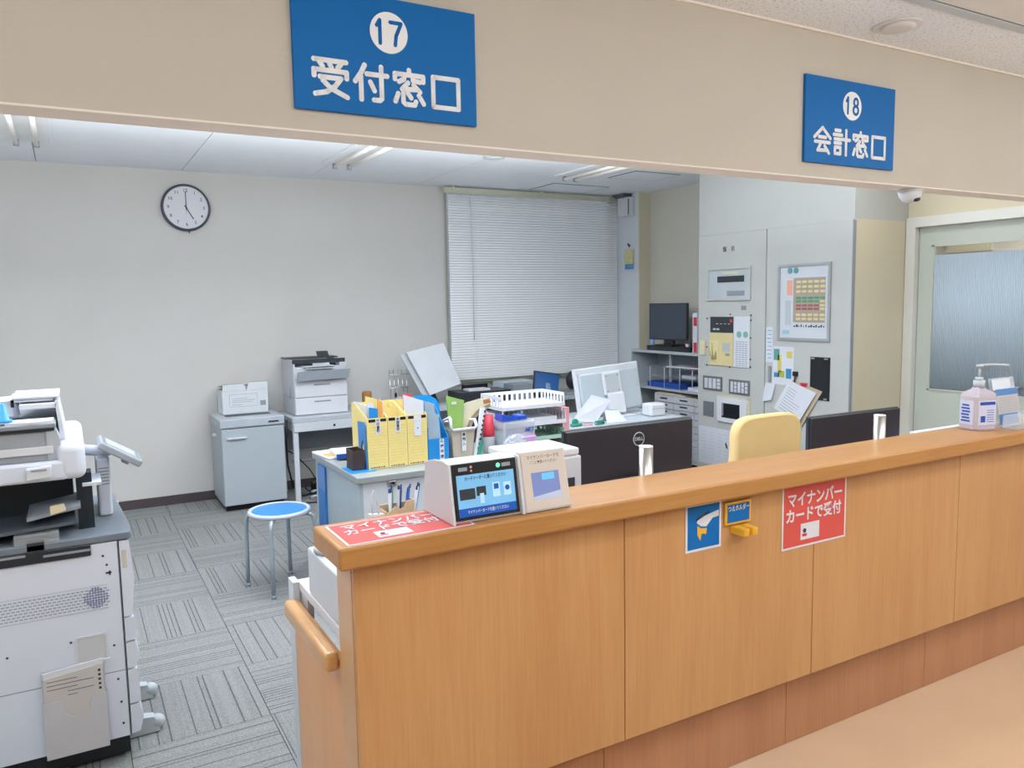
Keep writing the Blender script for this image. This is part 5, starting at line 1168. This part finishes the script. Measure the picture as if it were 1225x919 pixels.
# control panel arm and screen
MB().tube([(.02, Y0 + .3, 1.085), (.07, Y0 + .3, 1.075), (.11, Y0 + .31, 1.07)], .02, 10).build('panel_arm', CW, t)
A = Matrix.Translation((.135, Y0 + .28, 1.072)) @ Matrix.Rotation(math.radians(33), 4, 'Y')
MB().box(-.075, .085, -.10, .10, -.012, .014, .006, M=A).build('control_panel', mat('panel_grey', '9ba3ab', .4), t)
MB().box(-.055, .06, -.075, .075, .014, .0155, M=A).build('panel_screen', mat('panel_screen', 'b0b8be', .25), t); MB().box(-.068, .075, -.09, .09, .0138, .0142, M=A).build('panel_bezel', CG, t)
MB().box(.03, .055, -.02, .02, -.03, -.012, M=A).build('panel_stand', GREY, t)
# details of the side cover
b = MB(); VD = mat('vent_shadow', '9aa1ad', .6)
for r in range(7):
    for c in range(26): b.box(-.30 + c * .014 + (r % 2) * .007, -.29 + c * .014 + (r % 2) * .007, Y0 - .001, Y0, .578 + r * .0102, .582 + r * .0102)
o = b.build('vent_slots', VD, t); o['kind'] = 'stuff'
b = MB()
for r in range(-4, 5):
    for c in range(-4, 5):
        if r * r + c * c < 18: b.cyl((.025 + c * .0085, Y0 - .001, .612 + r * .0085), .0034, .002, 'Y', 6)
o = b.build('speaker_holes', mat('speaker_violet', '8080a8', .6), t); o['kind'] = 'stuff'
MB().box(-.31, .062, Y0 - .0012, Y0 - .0004, .568, .571).box(-.31, .062, Y0 - .0012, Y0 - .0004, .652, .654).build('vent_border', LGREY, t)
b = MB(); b.box(-.048, .055, Y0 - .010, Y0 - .0002, .382, .392).box(-.048, .05, Y0 - .004, Y0 - .0002, .478, .484).box(-.048, -.042, Y0 - .006, Y0 - .0002, .392, .478).box(.044, .05, Y0 - .006, Y0 - .0002, .392, .478); b.build('grip_rim', WH2, t)
MB().box(-.044, .046, Y0 - .0012, Y0 - .0002, .392, .478).build('grip_recess', mat('recess', 'c6c9cd', .6), t)
b = MB(); [b.cyl((x, Y0 - .001, z), .004, .003, 'Y', 8) for x, z in ((.055, .755), (.065, .722), (-.245, .46), (.07, .43), (-.06, .47), (.075, .305), (.08, .22), (.082, .14))]; b.box(.06, .078, Y0 - .0015, Y0, .69, .696); b.box(.07, .075, Y0 - .0015, Y0, .684, .70); b.build('screws', INK, t)
for x, y in ((.19, 3.17), (.195, 3.46)):
    b = MB(); b.hull8([(.10, y - .03, .004), (.21, y - .026, .004), (.21, y + .026, .004), (.10, y + .03, .004)], [(.10, y - .026, .075), (.19, y - .02, .06), (.19, y + .02, .06), (.10, y + .026, .075)])
    b.ball((.20, y, .032), .03, 1, .9, .95); b.build('stabiliser_foot', LGREY, t)
t = thing('manual_pocket', 'white pocket with a printed card stuck on the side of the photocopier', 'pocket', (-.06, 3.0, .1))
b = MB(); b.box(-.155, .035, Y0 - .03, Y0 - .0015, .085, .10, .002).prism([(-.155, .10), (.035, .10), (.035, .285), (-.01, .285), (-.02, .235), (-.04, .222), (-.07, .222), (-.09, .235), (-.10, .285), (-.155, .285)], Y0 - .03, Y0 - .027).box(-.155, -.152, Y0 - .027, Y0 - .0015, .10, .285).box(.032, .035, Y0 - .027, Y0 - .0015, .10, .285); b.build('pocket_front', mat('pocket_grey', 'c3c3c6', .5), t)
MB().box(-.155, .035, Y0 - .0035, Y0 - .0012, .10, .39).build('pocket_back', WH2, t)
MB().prism([(-.15, .105), (.03, .105), (.03, .40), (-.15, .385)], Y0 - .02, Y0 - .012).build('white_booklet', WH2, t)
q = MB().prism([(-.148, .105), (.029, .105), (.029, .385), (-.148, .368)], Y0 - .026, Y0 - .0205).build('printed_card', mat('card_grey', 'c6c2be', .6), t)
b = MB()
for k in range(5): b.box(-.14 + .06 * (k > 2), -.05 + .05 * (k % 2), Y0 - .0268, Y0 - .026, .355 - k * .014, .3565 - k * .014)
for k in range(5): b.box(.014, .022, Y0 - .0268, Y0 - .026, .36 - k * .016, .368 - k * .016)
b.build('print', INK, q)
# things lying on top of the copier
t = thing('paper_stack', 'white folder of papers on top of the photocopier', 'paper', (-.12, 3.3, 1.30)); MB().box(-.19, -.06, 3.15, 3.40, 1.2905, 1.30).box(-.18, -.04, 3.14, 3.42, 1.302, 1.308).build('sheets', PAPER, t)
t = thing('paper_sheet', 'curved white sheet resting on the photocopier feeder', 'paper', (-.14, 3.1, 1.23)); MB().prism([(-.20, 3.03), (-.12, 3.015), (-.065, 3.03), (-.06, 3.115), (-.2, 3.115)], 1.2285, 1.236, 'XY').build('sheet', PAPER, t)
t = thing('blue_cone', 'bright blue clip shaped like a cone on the photocopier at the left edge', 'clip', (-.2, 3.06, 1.23))
MB().lathe([(.028, .001), (.028, .008), (.02, .010), (.009, .062), (0, .064)], (-.205, 3.06, 1.237), 20).build('cone', mat('cone_blue', '2f9be0', .35), t)
t = thing('paper_bundle', 'crumpled white packet with black binder clip on the photocopier', 'packet', (-.2, 3.25, 1.23))
b = MB(); b.box(-.30, -.165, 3.16, 3.26, 1.2295, 1.30, .015, seg=3)
for v in b.bm.verts: v.co += Vector((random.uniform(-.006, .006), random.uniform(-.006, .006), random.uniform(-.0, .008)))
b.build('packet_body', PAPER, t); MB().box(-.185, -.175, 3.15, 3.156, 1.275, 1.30).build('binder_clip', BLK, t)
